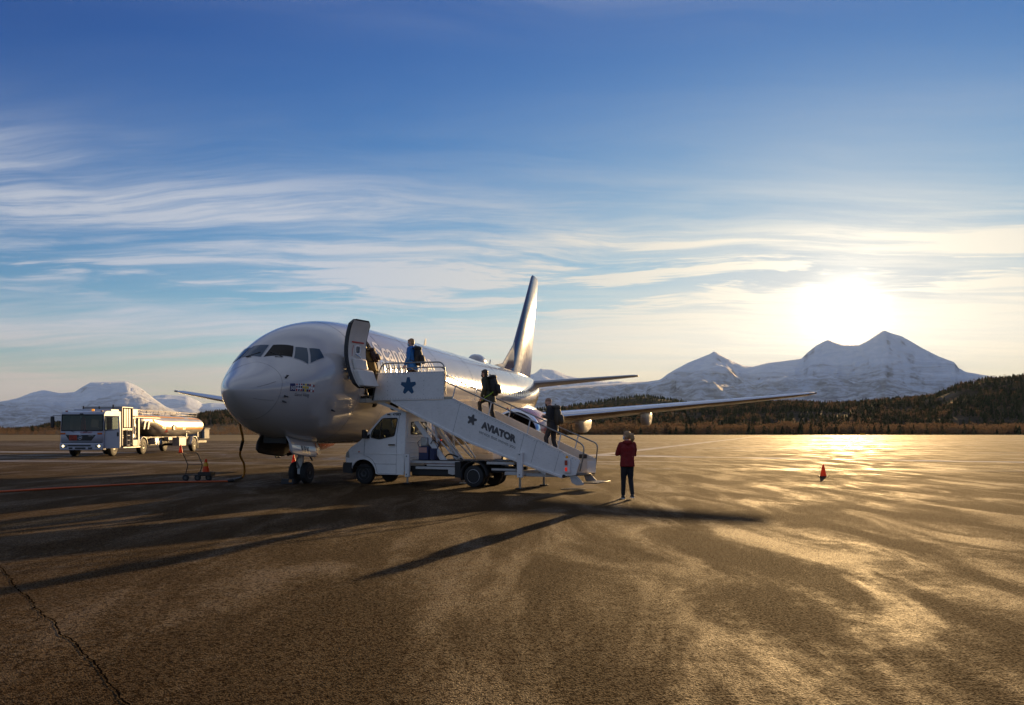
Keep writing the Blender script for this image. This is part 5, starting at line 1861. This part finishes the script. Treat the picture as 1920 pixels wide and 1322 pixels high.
secs = [(3.62, 1.9, 2.45, .7), (3.70, 1.76, 2.56, 1.08), (3.9, 1.68, 2.60, 1.2), (5.3, 1.66, 2.62, 1.22), (5.9, 1.60, 2.62, 1.23), (6.9, 1.26, 2.62, 1.24), (7.6, 1.08, 2.62, 1.25), (10.5, 1.10, 2.62, 1.25), (13.2, 1.16, 2.61, 1.24), (14.9, 1.26, 2.58, 1.22), (15.2, 1.36, 2.50, 1.12), (15.35, 1.6, 2.3, .8), (15.38, 1.9, 2.1, .2)]
tank = MB().loft([tank_ring(*s) for s in secs]).build('tank', 'tank_metal', fuel, smooth=60)


def tank_pt(x, z, off=.012):
    xs_ = [s[0] for s in secs]
    zb, zt, hw = (float(np.interp(x, xs_, [s[i] for s in secs])) for i in (1, 2, 3))
    zc = (zb + zt) / 2
    sv = max(-1, min(1, (z - zc) / ((zt - zb) / 2)))
    t = math.asin(math.copysign(abs(sv) ** (1 / .82), sv))
    return Vector((x, 1.25 - hw * abs(math.cos(t)) ** .82 - off, z))


def stripe(pts, hgt, mt_, name='stripe'):
    rows = []
    for (x, z), (x2, z2) in zip(pts[:-1], pts[1:]):
        n = max(2, int(abs(x2 - x) / .25))
        for k in range(n + 1):
            xx, zz = x + (x2 - x) * k / n, z + (z2 - z) * k / n
            rows.append([tank_pt(xx, zz + hgt / 2), tank_pt(xx, zz), tank_pt(xx, zz - hgt / 2)])
    return MB().loft(rows, close=False, caps=False).build(name, mt_, tank, smooth=180)


stripe([(4.2, 2.23), (5.7, 2.19), (7.4, 1.70), (11.0, 1.69), (15.1, 1.72)], .13, 'stripe_yellow')
stripe([(3.9, 2.47), (11.9, 2.46)], .09, 'stripe_yellow')
stripe([(12.6, 2.45), (14.9, 2.43)], .085, 'stripe_yellow')
c_ = tank_pt(7.9, 1.45)
MB().add([tank_pt(7.65, 1.45), tank_pt(7.95, 1.24), tank_pt(8.25, 1.45), tank_pt(7.95, 1.66)], [(0, 1, 2, 3)]).build('hazard_sign', 'flag_red', tank, smooth=0)
hw_ = [tank_pt(9.1 + .28 * math.cos(t), 1.78 + .17 * math.sin(t), .03) for t in np.linspace(0, 2 * PI, 21)]
MB().tube(hw_, .03, 6, cap=False).add(hw_[:-1], [tuple(range(20))]).build('manhole', 'tank_metal', tank)
for xx in (12.1, 14.4):
    MB().box(xx - .08, xx + .08, .25, .33, 1.05, 1.55).build('tank_bracket', 'truck_panel', tank, bevel=.01)
for xx in (4.1, 4.7):
    MB().prism([(xx, 1.62), (xx + .18, 1.62), (xx + .42, 2.18), (xx + .2, 2.18)], -.0, .04).build('side_strut', 'truck_panel', tank)
# walkway rails on the tank
for y in (.55, 1.95):
    MB().tube([(3.4, y, 2.88), (15.0, y, 2.84)], .035, 6).tube([(3.6, y, 2.68), (15.0, y, 2.66)], .022, 6).build('walkway_rail', 'truck_rail', fuel)
    for k in range(12):
        xx = 3.8 + k * 1.0
        MB().tube([(xx, y, 2.60), (xx + (.25 if k % 2 else 0), y, 2.86)], .025, 6).build('rail_post', 'truck_rail', fuel)
for xx in (6.3, 9.2, 12.2):
    MB().lathe([(2.60, .22), (2.70, .22), (2.74, .12)], (xx, 1.25, 0), 'Z', 16).build('filler_cap', 'dark_metal', fuel)
# running gear
MB().box(-1.0, 5.6, .7, .85, .62, .85).box(-1.0, 5.6, 1.65, 1.8, .62, .85).build('tractor_frame', 'chassis_black', fuel)
MB().box(5.4, 15.2, .6, .75, .92, 1.12).box(5.4, 15.2, 1.75, 1.9, .92, 1.12).build('trailer_frame', 'chassis_black', fuel)
for x in (0.0, 4.1, 13.0):
    for y, o_ in ((.16, -1), (2.34, 1)):
        wheel(fuel, x, y, .52, .30, o_, 'rim_dark')
    MB().tube([(x, .3, .52), (x, 2.2, .52)], .10, 10).build('axle', 'chassis_black', fuel)
for x in (4.1, 13.0):
    ap_ = [(x + .62 * math.cos(t), .54 + .60 * math.sin(t)) for t in np.linspace(-.1, PI + .1, 14)]
    for y0, y1 in ((-.02, .36), (2.14, 2.52)):
        o = MB().loft([[(a, y0, b) for a, b in ap_], [(a, y1, b) for a, b in ap_]], close=False, caps=False).build('mudguard', 'truck_rail', fuel, smooth=60)
        s_ = o.modifiers.new('t', 'SOLIDIFY')
        s_.thickness = .03
MB().box(10.3, 11.6, .1, .6, .45, 1.05).build('side_locker', 'truck_panel', fuel, bevel=.02)
MB().box(8.6, 9.3, .2, .5, .88, 1.10).build('valve_box', 'truck_panel', fuel, bevel=.02)
MB().box(6.6, 7.2, .3, .9, .6, 1.05).tube([(6.9, .2, .8), (6.7, .2, .45)], .05, 8).build('landing_gear', 'tank_metal', fuel, bevel=.02)
MB().box(5.6, 8.6, .8, 1.7, .5, .95).build('pump_housing', 'chassis_black', fuel, bevel=.05)
MB().box(14.6, 16.4, .3, .42, .62, .80).tube([(14.7, .25, .8), (14.7, .25, 1.5)], .025, 6).build('rear_bar', 'chassis_black', fuel, bevel=.01)
MB().box(13.6, 13.68, -.02, .4, .25, .75).build('mud_flap', 'chassis_black', fuel)

# ------------------------------------------------------------------ traffic cones


def cone(loc, label, h=.50, band='cone_yellow', group=None):
    c = thing('traffic_cone', label, 'cone', loc, (0, 0, random.uniform(0, 1)))
    k = h / .5
    r0, r1 = .125 * k, .028 * k
    MB().lathe([(.025, r0 * 1.02), (.06, r0 * .95), (h - .015, r1), (h, r1 * .8), (h, r1 * .5)], (0, 0, 0), 'Z', 24).build('cone_body', 'cone_orange', c, smooth=50)
    rr = lambda z: r0 * .95 + (r1 - r0 * .95) * (z - .06) / (h - .075)
    za, zb = h * .56, h * .80
    MB().lathe([(za, rr(za) + .003), (zb, rr(zb) + .003)], (0, 0, 0), 'Z', 24, False).build('reflective_band', band, c, smooth=50)
    MB().prism(round_loop([(-.17 * k, -.17 * k), (.17 * k, -.17 * k), (.17 * k, .17 * k), (-.17 * k, .17 * k)], .04), 0.002, .028, 'XY').build('cone_base', 'cone_base', c, bevel=.006)
    return c


cone((11.6, 32.2, gz(11.6, 32.2)), 'orange traffic cone standing alone on the sunlit right apron', .47, 'cone_orange')
cone((-23.0, 60.0, gz(-23, 60)), 'orange traffic cone on the ground beside the fuel trailer', .58, 'cone_orange')
cone((-9.85, 39.0, gz(-9.85, 39)), 'red traffic cone behind the airliner nose wheels', .56, 'cone_orange')

# ------------------------------------------------------------------ ground-power cart with a cone on it, cable
cx, cy = -10.25, 27.9
cz = gz(cx, cy)
cart = thing('hand_cart', 'black tubular hand cart on small wheels left of the nose wheel', 'cart', (cx, cy, cz), (0, 0, R(-4)))
for y in (-.02, .30):
    pass
MB().tube(arc([(-.30, .0, .22), (-.22, .0, .52), (-.40, .02, .90), (-.06, .34, .90), (.12, .32, .52), (.03, .32, .22)], .05), .014, 8).build('handle_frame', 'cart_black', cart)
MB().tube([(-.22, .0, .52), (.12, .32, .52)], .012, 8).build('cross_bar', 'cart_black', cart)
MB().box(.10, .52, .02, .38, .15, .18).box(.10, .52, .02, .04, .18, .29).box(.10, .52, .36, .38, .18, .29).box(.10, .12, .04, .36, .18, .29).box(.50, .52, .04, .36, .18, .29).build('tray', 'cart_black', cart, bevel=.005)
MB().tube([(-.30, .0, .20), (.10, .05, .18)], .016, 8).tube([(.03, .32, .20), (.14, .33, .18)], .016, 8).build('base_tube', 'cart_black', cart)
for x, y in ((-.28, -.03), (.05, .12), (.40, .16)):
    wh = MB().lathe([(-.035, .04), (-.035, .09), (-.02, .105), (.02, .105), (.035, .09), (.035, .04)], (x, y, .105), 'Y', 20).build('wheel', 'rubber', cart, smooth=40)
    MB().lathe([(-.036, .01), (-.036, .045)], (x, y, .105), 'Y', 16, False).build('hub', 'rim_dark', wh)
cone(Vector((cx + .30, cy + .19, cz + .182)), 'orange traffic cone with yellow band standing in the hand cart', .52)

# power cable: along the ground, then up to the receptacle under the nose
def cz_(x, y):
    return gz(x, y) + .032


gp = []
for px, py in ((-260, 941), (-120, 931), (0, 924), (110, 917), (220, 911), (320, 906), (400, 904.5), (428, 904)):
    p = gpt(px, py)
    gp.append((p.x, p.y, p.z + .028))
gp2 = []
for a, b in zip(gp[:-1], gp[1:]):
    for k in range(6):
        q = Vector(a).lerp(Vector(b), k / 6)
        gp2.append((q.x, q.y + .05 * math.sin(q.x * 1.7) * .8, gz(q.x, q.y) + .028))
gp2.append(gp[-1])
cable = thing('power_cable', 'orange and yellow ground power cable running over the apron up to the airliner nose', 'cable', tuple(gp[-1]))
ex, ey, ez = gp[-1]
cl = lambda pts: [(p[0] - ex, p[1] - ey, p[2] - ez) for p in pts]
MB().tube(cl(gp2), .026, 8).build('ground_run', 'cable_orange', cable)
e2 = gpt(455, 901)
MB().tube(cl([(ex - .02, ey, ez + .01), (ex + .12, ey + .03, ez + .03), (e2.x - .05, e2.y, e2.z + .08), (e2.x, e2.y, e2.z + .12)]), [.04, .055, .05, .035], 10).build('connector', 'connector_black', cable)
top = Vector((-8.36, 26.55, 2.05))
hang = [(e2.x, e2.y, e2.z + .12), (e2.x + .07, e2.y - .05, e2.z + .24), (e2.x + .12, e2.y - .25, e2.z + .55), (e2.x + .10, e2.y - .6, .95), (-8.47, 27.2, 1.40), (-8.42, 26.8, 1.80), (top.x, top.y, top.z)]
hs = []
for i in range(len(hang) - 1):
    p0, p1, p2, p3 = (Vector(hang[max(0, min(len(hang) - 1, j))]) for j in (i - 1, i, i + 1, i + 2))
    for k in range(6):
        t = k / 6
        hs.append(.5 * ((2 * p1) + (p2 - p0) * t + (2 * p0 - 5 * p1 + 4 * p2 - p3) * t * t + (3 * p1 - p0 - 3 * p2 + p3) * t ** 3))
hs.append(Vector(hang[-1]))
MB().tube(cl(hs), .036, 8).build('hanging_run', 'cable_yellow', cable)
MB().tube(cl([hs[20], hs[24]]), .048, 8).build('cable_sleeve', 'connector_black', cable)

# wheel chocks at the nose gear
ch = thing('wheel_chock', 'dark wheel chock with yellow mark against the nose wheel', 'chock', (-6.98, 27.02, gz(-6.98, 27.02)), (0, 0, PLANE_ROT))
MB().prism([(-.13, .004), (.11, .004), (.04, .16), (-.06, .16)], -.22, .22).build('chock_block', 'cone_base', ch, bevel=.012)
MB().prism([(-.10, .05), (-.07, .13), (-.075, .14), (-.105, .06)], -.15, -.05).build('yellow_mark', 'cable_yellow', ch)

# drain cover
dv = thing('drain_cover', 'round iron drain grating in the asphalt below the stair foot', 'drain', (1.78, 25.1, .004))
MB().lathe([(0.0, .36), (.012, .36), (.012, .31), (.006, .31)], (0, 0, 0), 'Z', 32, False).build('rim', 'cast_iron', dv)
MB().lathe([(.001, .0), (.001, .31)], (0, 0, 0), 'Z', 32, False).build('pit', 'crack_dark', dv)
for k in range(11):
    x = -.275 + k * .055
    hl_ = math.sqrt(max(0.0, .31 ** 2 - x * x))
    MB().box(x - .012, x + .012, -hl_, hl_, .002, .011).build('bar', 'cast_iron', dv)

# distant shed, edge markers
sh = thing('equipment_shed', 'small grey shed at the field edge behind the fuel trailer', 'shed', (-91, 256, -.08))
MB().box(-6, .6, -2, 2, 0, 2.8).build('wall', 'shed_grey', sh)
MB().prism([(-6.3, 2.8), (.9, 2.8), (.7, 3.1), (-6.1, 3.1)], -2.3, 2.3).build('roof', 'trim_black', sh)
MB().box(-1, 0, -2.04, -2.0, 0, 2.1).build('door', 'dark_metal', sh)
for i, (px, yy) in enumerate(((1135, 560), (1358, 540), (1365, 560), (1400, 555), (1488, 540), (1495, 560), (1748, 560), (1772, 560))):
    lb = ['blue edge light nearest the woman at the far apron edge', 'left light of the first pair at the far apron edge', 'right light of the first pair at the far apron edge', 'single edge light between the pairs on the far apron',
          'left light of the second pair at the far apron edge', 'right light of the second pair at the far apron edge', 'left light at the far right apron edge', 'rightmost small light at the far apron edge'][i]
    e = thing('edge_light', lb, 'light', ((px - 960) / 1620 * yy, yy, 0.0), group='edge lights along the far apron')
    MB().lathe([(0, .10), (.9, .08)], (0, 0, 0), 'Z', 8).build('post', 'cone_base', e)
    MB().lathe([(.9, .16), (1.15, .18), (1.25, .06)], (0, 0, 0), 'Z', 10).build('lens', 'star_blue', e)
sg_ = thing('taxi_sign', 'low yellow sign board at the far apron edge under the sun', 'sign', ((1617 - 960) / 1620 * 545, 545, 0.0))
MB().box(-1.5, 1.5, -.1, .1, .35, 1.25).build('board', 'stripe_yellow', sg_, bevel=.03)
for x in (-1.1, 1.1):
    MB().box(x - .06, x + .06, -.06, .06, 0, .35).build('leg', 'cone_base', sg_)

# ------------------------------------------------------------------ people
wrinkle = bpy.data.textures.new('wrinkle', 'CLOUDS')
wrinkle.noise_scale = 0.11
wrinkle.noise_depth = 3


def soften(o, vox, disp=0.0, it=4):
    m_ = o.modifiers.new('remesh', 'REMESH')
    m_.mode = 'VOXEL'
    m_.voxel_size = vox
    m_.use_smooth_shade = True
    s_ = o.modifiers.new('smooth', 'SMOOTH')
    s_.factor = 0.5
    s_.iterations = it
    if disp:
        dm_ = o.modifiers.new('folds', 'DISPLACE')
        dm_.texture = wrinkle
        dm_.texture_coords = 'LOCAL'
        dm_.strength = disp
        dm_.mid_level = 0.5
    return o


def limb(mb, pts, rs, n=12):
    """tapered tube with rounded ends"""
    pts = [Vector(p) for p in pts]
    a = (pts[0] - pts[1]).normalized()
    b = (pts[-1] - pts[-2]).normalized()
    P = [pts[0] + a * rs[0] * .85] + [pts[0] + a * rs[0] * .5] + pts + [pts[-1] + b * rs[-1] * .5] + [pts[-1] + b * rs[-1] * .85]
    Q = [rs[0] * .45] + [rs[0] * .85] + list(rs) + [rs[-1] * .85] + [rs[-1] * .45]
    return mb.tube(P, Q, n)


def trunk(mb, rows, n=20):
    """rows: (centre, half width across, half depth, power)"""
    rings = []
    for c, a, b_ in rows:
        rings.append([(c[0] + b_ * math.copysign(abs(math.cos(t)) ** .85, math.cos(t)), c[1] + a * math.copysign(abs(math.sin(t)) ** .85, math.sin(t)), c[2]) for t in np.linspace(0, 2 * PI, n + 1)[:-1]])
    return mb.loft(rings)


POSE = dict(pel=(0, 0, .95), waist=(0, 0, 1.10), chest=(.01, 0, 1.32), neck=(.0, 0, 1.50), head=(.03, 0, 1.635),
            shl=(0, .185, 1.43), ell=(-.03, .245, 1.15), wrl=(.05, .24, .92), shr=(0, -.185, 1.43), elr=(-.03, -.245, 1.15), wrr=(.05, -.24, .92),
            hil=(0, .09, .92), knl=(.02, .10, .51), anl=(-.02, .10, .09), hir=(0, -.09, .92), knr=(.02, -.10, .51), anr=(-.02, -.10, .09), yaw=0.0, nod=0.0)


def hand(mb, wrist, fwd, palm, k=1.0):
    """palm, four bent fingers of different length and a thumb from the side of the palm"""
    f = Vector(fwd).normalized()
    p = Vector(palm)
    p = (p - f * p.dot(f)).normalized()
    s = f.cross(p)
    w_ = Vector(wrist)
    limb(mb, [w_, w_ + f * .05 * k, w_ + f * .085 * k], [.024 * k, .034 * k, .030 * k], 10)
    for i, L in enumerate((.068, .078, .074, .058)):
        b0 = w_ + f * .085 * k + s * (.027 - .018 * i) * k
        b1 = b0 + f * L * .5 * k + p * .012 * k
        b2 = b1 + (f * .6 + p * .8).normalized() * L * .5 * k
        limb(mb, [b0, b1, b2], [.0095 * k, .0088 * k, .0075 * k], 8)
    t0 = w_ + f * .03 * k + s * .030 * k
    limb(mb, [t0, t0 + (s * .7 + f * .6 + p * .4).normalized() * .035 * k, t0 + (s * .45 + f * .9 + p * .6).normalized() * .068 * k], [.012 * k, .011 * k, .009 * k], 8)


def person(label, loc, rotz, pose, jacket, trousers, skin='skin', hair='hair_brown', mask=None, scale=1.0, hood=True, hairdo='short', jlen=.86, shoe='shoe_black'):
    J = {k: (Vector(v) if isinstance(v, tuple) else v) for k, v in {**POSE, **pose}.items()}
    o = thing('person', label, 'person', loc, (0, 0, rotz))
    o.scale = (scale,) * 3
    # --- body: one continuous surface
    b = MB()
    trunk(b, [(J['pel'] + Vector((0, 0, -.07)), .13, .09), (J['pel'], .155, .105), (J['waist'], .135, .095), (J['chest'], .165, .11), (J['chest'] + Vector((0, 0, .10)), .15, .09), (J['neck'] + Vector((-.01, 0, -.03)), .075, .06)])
    for s in 'lr':
        limb(b, [J['sh' + s], J['el' + s], J['wr' + s]], [.052, .042, .028])
        limb(b, [J['hi' + s], J['kn' + s], J['an' + s]], [.085, .055, .040])
        toe = J['an' + s] + Vector((.13, 0, -.055))
        limb(b, [J['an' + s] + Vector((-.03, 0, -.04)), toe], [.04, .035])
        hand(b, J['wr' + s], J['wr' + s] - J['el' + s], Vector((.4, -1 if s == 'l' else 1, 0)))
    limb(b, [J['neck'] + Vector((0, 0, -.08)), J['neck'], J['head'] + Vector((-.015, 0, -.05))], [.065, .056, .055])
    # head, in its own frame turned by yaw and nod
    HM = Matrix.Translation(J['head']) @ Matrix.Rotation(J['yaw'], 4, 'Z') @ Matrix.Rotation(J['nod'], 4, 'Y')
    hb = MB()
    hb.ball((-.012, 0, .022), (.096, .077, .098), 16, 12)
    hb.ball((.022, 0, -.040), (.070, .060, .082), 14, 10)
    hb.ball((.068, 0, -.088), (.026, .030, .022), 10, 8)
    hb.ball((.093, 0, -.020), (.020, .014, .022), 8, 6)
    hb.ball((.078, 0, .030), (.02, .045, .014), 10, 6)
    for s in (-1, 1):
        hb.ball((-.012, s * .079, -.015), (.022, .010, .034), 8, 6)
    hb.xf(lambda p: HM @ Vector(p))
    b.add(hb.v, hb.f)
    soften(b.build('body', skin, o, smooth=180), .0085, 0, 3)
    eb_ = MB()
    for s in (-1, 1):
        eb_ = MB().ball((.083, s * .032, .006), (.010, .013, .008), 8, 6)
        eb_.xf(lambda p: HM @ Vector(p)).build('eye', 'eye_dark', o, smooth=180)
    # --- hair
    h = MB()
    if hairdo == 'stubble':
        h.ball((-.018, 0, .035), (.097, .079, .092), 16, 10)
    else:
        h.ball((-.022, 0, .040), (.100, .084, .094), 16, 10)
        h.ball((-.055, 0, -.010), (.060, .078, .085), 14, 10)
        h.ball((.050, 0, .078), (.040, .058, .032), 12, 8)
    if hairdo == 'ponytail':
        h.ball((-.10, 0, .05), (.035, .035, .035), 10, 8)
        limb(h, [(-.11, 0, .05), (-.165, 0, .02), (-.175, -.01, -.08), (-.16, -.01, -.16)], [.035, .062, .060, .028])
        h.ball((-.02, .0, -.03), (.07, .088, .09), 14, 10)
    h.xf(lambda p: HM @ Vector(p))
    soften(h.build('hair', hair, o, smooth=180), .0075, .010 if hairdo != 'stubble' else 0, 2)
    if mask:
        mk = MB().ball((.064, 0, -.055), (.048, .064, .055), 14, 10)
        mk.xf(lambda p: HM @ Vector(p))
        soften(mk.build('face_mask', mask, o, smooth=180), .010, 0, 2)
    # --- jacket
    j = MB()
    hem = J['pel'] + (J['pel'] - J['waist']) * ((.95 - jlen) / .15) * 1.0
    trunk(j, [(hem, .195, .150), (J['pel'], .190, .148), (J['waist'], .178, .138), (J['chest'], .205, .150), (J['chest'] + Vector((0, 0, .09)), .185, .128), (J['neck'] + Vector((0, 0, -.03)), .095, .085), (J['neck'] + Vector((.0, 0, .03)), .078, .075)])
    for s in 'lr':
        limb(j, [J['sh' + s], J['sh' + s].lerp(J['el' + s], .5), J['el' + s], J['wr' + s].lerp(J['el' + s], .12)], [.080, .074, .066, .050])
    if hood:
        limb(j, [J['neck'] + Vector((-.06, .10, -.02)), J['neck'] + Vector((-.12, 0, -.03)), J['neck'] + Vector((-.06, -.10, -.02))], [.045, .065, .045])
    soften(j.build('jacket', jacket, o, smooth=180), .012, .022, 5)
    # --- trousers and shoes
    t = MB()
    trunk(t, [(J['pel'] + Vector((0, 0, -.09)), .135, .10), (J['pel'] + Vector((0, 0, -.02)), .165, .122), (J['waist'] + Vector((0, 0, -.04)), .155, .115)])
    for s in 'lr':
        limb(t, [J['hi' + s], J['hi' + s].lerp(J['kn' + s], .5), J['kn' + s], J['kn' + s].lerp(J['an' + s], .6), J['an' + s] + Vector((0, 0, .02))], [.100, .088, .068, .062, .054])
    soften(t.build('trousers', trousers, o, smooth=180), .012, .014, 4)
    for s in 'lr':
        a = J['an' + s]
        sh_ = MB()
        limb(sh_, [a + Vector((-.045, 0, -.045)), a + Vector((.06, 0, -.050)), a + Vector((.15, 0, -.058))], [.044, .043, .030])
        limb(sh_, [a + Vector((-.01, 0, .0)), a + Vector((-.01, 0, -.04))], [.045, .045])
        sh_.v = [(x, y, max(z, a.z - .088)) for x, y, z in sh_.v]
        so = soften(sh_.build('shoe', shoe, o, smooth=180), .009, 0, 2)
        MB().prism([(a.x + q[0], a.y + q[1]) for q in round_loop([(-.085, -.042), (.185, -.040), (.19, .03), (-.085, .042)], .03)], a.z - .092, a.z - .068, 'XY').build('sole', 'shoe_sole' if shoe == 'shoe_trainer' else 'shoe_black', o, bevel=.006)
    return o


M['shoe_trainer'] = M['shoe_black']


def backpack(label, loc, rotz, tilt_, base, mt_, size=(.20, .32, .50), scale=1.0, piping=None):
    """base: point on the wearer's back (their frame); size depth, width, height"""
    o = thing('backpack', label, 'backpack', loc, (0, 0, rotz))
    o.scale = (scale,) * 3
    dp, wd, ht = size
    RT = Matrix.Translation(Vector(base)) @ Matrix.Rotation(tilt_, 4, 'Y')

    def blob(x0, x1, w_, z0, z1, pw=.72):
        rings = []
        for q in np.linspace(0, 1, 13):
            t = PI * (.04 + .92 * q)
            k = abs(math.sin(t)) ** pw
            z = (z0 + z1) / 2 - (z1 - z0) / 2 * math.copysign(abs(math.cos(t)) ** .88, math.cos(t))
            xc, hx = (x0 + x1) / 2, (x1 - x0) / 2
            rings.append([(xc + hx * k * math.copysign(abs(math.cos(a)) ** .8, math.cos(a)), w_ * k * math.copysign(abs(math.sin(a)) ** .8, math.sin(a)), z) for a in np.linspace(0, 2 * PI, 21)[:-1]])
        return MB().loft(rings).xf(lambda p: RT @ Vector(p))
    bd = soften(blob(-dp, .0, wd / 2, -ht, 0).build('bag', mt_, o, smooth=180), .014, .02, 3)
    soften(blob(-dp - .07, -dp + .04, wd * .38, -ht * .92, -ht * .42).build('front_pocket', mt_, o, smooth=180), .012, .012, 2)
    soften(blob(-dp * .95, -.02, wd * .46, -.10, .05).build('top_lid', mt_, o, smooth=180), .012, .014, 2)
    for s in (-1, 1):
        pts = [Vector((-.03, s * .10, -.03)), Vector((.04, s * .12, .045)), Vector((.13, s * .14, .01)), Vector((.195, s * .15, -.13)), Vector((.19, s * .16, -.25)), Vector((.08, s * .19, -.36)), Vector((-.03, s * .14, -.42))]
        MB().tube(arc([RT @ p for p in pts], .08), .016, 6).build('strap', mt_, o, smooth=180)
    MB().tube(arc([RT @ p for p in (Vector((-.05, .04, .03)), Vector((-.05, .04, .08)), Vector((-.05, -.04, .08)), Vector((-.05, -.04, .03)))], .03), .010, 6).build('grab_loop', mt_, o)
    if piping:
        MB().tube(arc([RT @ p for p in (Vector((-dp * .6, wd * .50, -ht * .80)), Vector((-.02, wd * .56, -ht * .92)), Vector((.12, wd * .60, -ht * .98)), Vector((.26, wd * .5, -ht * 1.12)))], .1), .010, 6).build('lime_piping', piping, o)
    return o


FACE = R(156)


def on_stair(x, y, z):
    return t2w(x, y, z)


# passenger in blue on the platform
P_BLUE = dict(knl=(.10, .10, .52), anl=(.14, .10, .092), knr=(-.04, -.10, .50), anr=(-.16, -.10, .092), elr=(-.06, -.25, 1.16), wrr=(.04, -.27, .93), ell=(.0, .25, 1.14), wrl=(.13, .22, .95), chest=(.03, 0, 1.32), neck=(.02, 0, 1.50), head=(.06, 0, 1.635), nod=.12, yaw=.12)
lb = on_stair(1.38, .66, 2.80)
person('man in blue hooded jacket and face mask standing on the stair platform', lb, FACE, P_BLUE, 'jacket_blue', 'trousers_brown', 'skin_pale', 'hair_blond', 'mask_blue', 1.055, jlen=.80)
backpack('bulky black backpack worn by the man in the blue jacket', lb, FACE, R(6), (-.07, 0, 1.46), 'bag_black', (.22, .34, .56), 1.055)

# passenger stepping through the aircraft door
P_ENTER = dict(pel=(-.06, 0, .93), waist=(-.02, 0, 1.07), chest=(.10, 0, 1.28), neck=(.17, 0, 1.45), head=(.24, 0, 1.57), shl=(.13, .185, 1.39), shr=(.13, -.185, 1.39), ell=(.15, .25, 1.10), wrl=(.30, .22, 1.0), elr=(.15, -.25, 1.10), wrr=(.30, -.22, 1.0),
               hil=(-.06, .09, .90), hir=(-.06, -.09, .90), knl=(.16, .10, .54), anl=(.10, .10, .092), knr=(-.14, -.10, .49), anr=(-.28, -.10, .11), nod=.2)
lc = Vector((-4.60, 27.95, 2.86))
person('passenger in mustard jacket ducking through the aircraft doorway beside the open door', lc, R(166), P_ENTER, 'jacket_mustard', 'trousers_brown', 'skin', 'hair_blond', None, 1.0, jlen=.78)
backpack('dark maroon backpack of the passenger entering the aircraft', lc, R(166), R(22), (.02, 0, 1.44), 'bag_maroon', (.20, .30, .46))

# passenger climbing in the middle of the stair
P_CLIMB = dict(pel=(0, 0, .90), waist=(.03, 0, 1.04), chest=(.09, 0, 1.26), neck=(.12, 0, 1.43), head=(.17, 0, 1.56), shl=(.10, .185, 1.37), shr=(.10, -.185, 1.37), ell=(.04, .26, 1.10), wrl=(.14, .26, .86), elr=(.04, -.26, 1.10), wrr=(.16, -.26, .88),
               hil=(0, .09, .87), hir=(0, -.09, .87), knl=(.28, .11, .68), anl=(.24, .11, .27), knr=(-.02, -.10, .45), anr=(-.14, -.10, .05), nod=.08)
ld = on_stair(4.16, .55, 1.86)
person('bearded man in dark parka climbing the middle of the boarding stairs', ld, FACE, P_CLIMB, 'jacket_dark', 'trousers_dark', 'skin', 'hair_brown', 'mask_black', 1.02, jlen=.74)
backpack('large round black backpack with lime trim on the climbing man', ld, FACE, R(10), (.02, 0, 1.45), 'bag_black', (.24, .36, .60), 1.02, 'piping_lime')

# passenger at the foot of the stair
P_FOOT = dict(pel=(0, 0, .93), waist=(.01, 0, 1.07), chest=(.03, 0, 1.29), neck=(.06, 0, 1.46), head=(.13, 0, 1.575), shl=(.03, .185, 1.40), shr=(.03, -.185, 1.40), ell=(.0, .25, 1.12), wrl=(.22, .12, 1.16), elr=(.0, -.25, 1.12), wrr=(.22, -.10, 1.18),
              hil=(0, .09, .90), hir=(0, -.09, .90), knl=(.16, .10, .55), anl=(.10, .10, .20), knr=(.0, -.10, .47), anr=(-.14, -.10, .06), nod=.38)
le_ = on_stair(6.22, .55, .92)
person('shaven-headed man in black jacket and jeans near the foot of the stairs', le_, FACE, P_FOOT, 'jacket_black', 'trousers_denim', 'skin_pale', 'hair_stubble', 'mask_black', 1.03, jlen=.74, hairdo='stubble')
backpack('olive brown backpack of the shaven-headed man on the stairs', le_, FACE, R(4), (-.05, 0, 1.44), 'bag_olive', (.19, .31, .54), 1.03)

# woman in red waiting on the apron
P_RED = dict(shl=(0, .16, 1.42), shr=(0, -.16, 1.42), ell=(.04, .26, 1.17), wrl=(.22, .06, 1.20), elr=(.06, -.22, 1.16), wrr=(.22, -.02, 1.24), hil=(0, .08, .92), hir=(0, -.08, .92), knl=(.03, .095, .51), anl=(.04, .10, .092),
             knr=(.0, -.085, .50), anr=(-.16, -.10, .13), yaw=.75, head=(.03, .01, 1.64), chest=(.01, 0, 1.32))
person('woman in red hooded sweater with blond ponytail standing on the apron', (2.87, 21.5, .0), R(94), P_RED, 'jacket_red', 'trousers_dark', 'skin_pale', 'hair_blond', 'mask_blue', .955, hairdo='ponytail', jlen=.84, shoe='shoe_trainer')

# ground worker half hidden behind the nose gear
person('ground worker in high-visibility trousers, only a foot showing behind the nose gear door', (-14.1, 52.0, gz(-14.1, 52)), R(60), dict(), 'hivis_yellow', 'hivis_yellow', 'skin', 'hair_brown', None, 1.0)

# ------------------------------------------------------------------ haze over the valley
hz = MB().box(-26000, 26000, -300, 24000, -21.5, 1250).build('haze', bpy.data.materials.new('haze_air'), smooth=0)
hm = hz.data.materials[0]
hm.use_nodes = True
ht_ = NT(hm.node_tree)
hm.node_tree.nodes.clear()
pv = ht_.node('ShaderNodeVolumePrincipled')
pv.inputs['Color'].default_value = (0.55, 0.76, 1.0, 1)
pv.inputs['Density'].default_value = 0.000008
pv.inputs['Anisotropy'].default_value = 0.35
ht_.l.new(pv.outputs[0], ht_.node('ShaderNodeOutputMaterial').inputs['Volume'])
hz['kind'] = 'stuff'
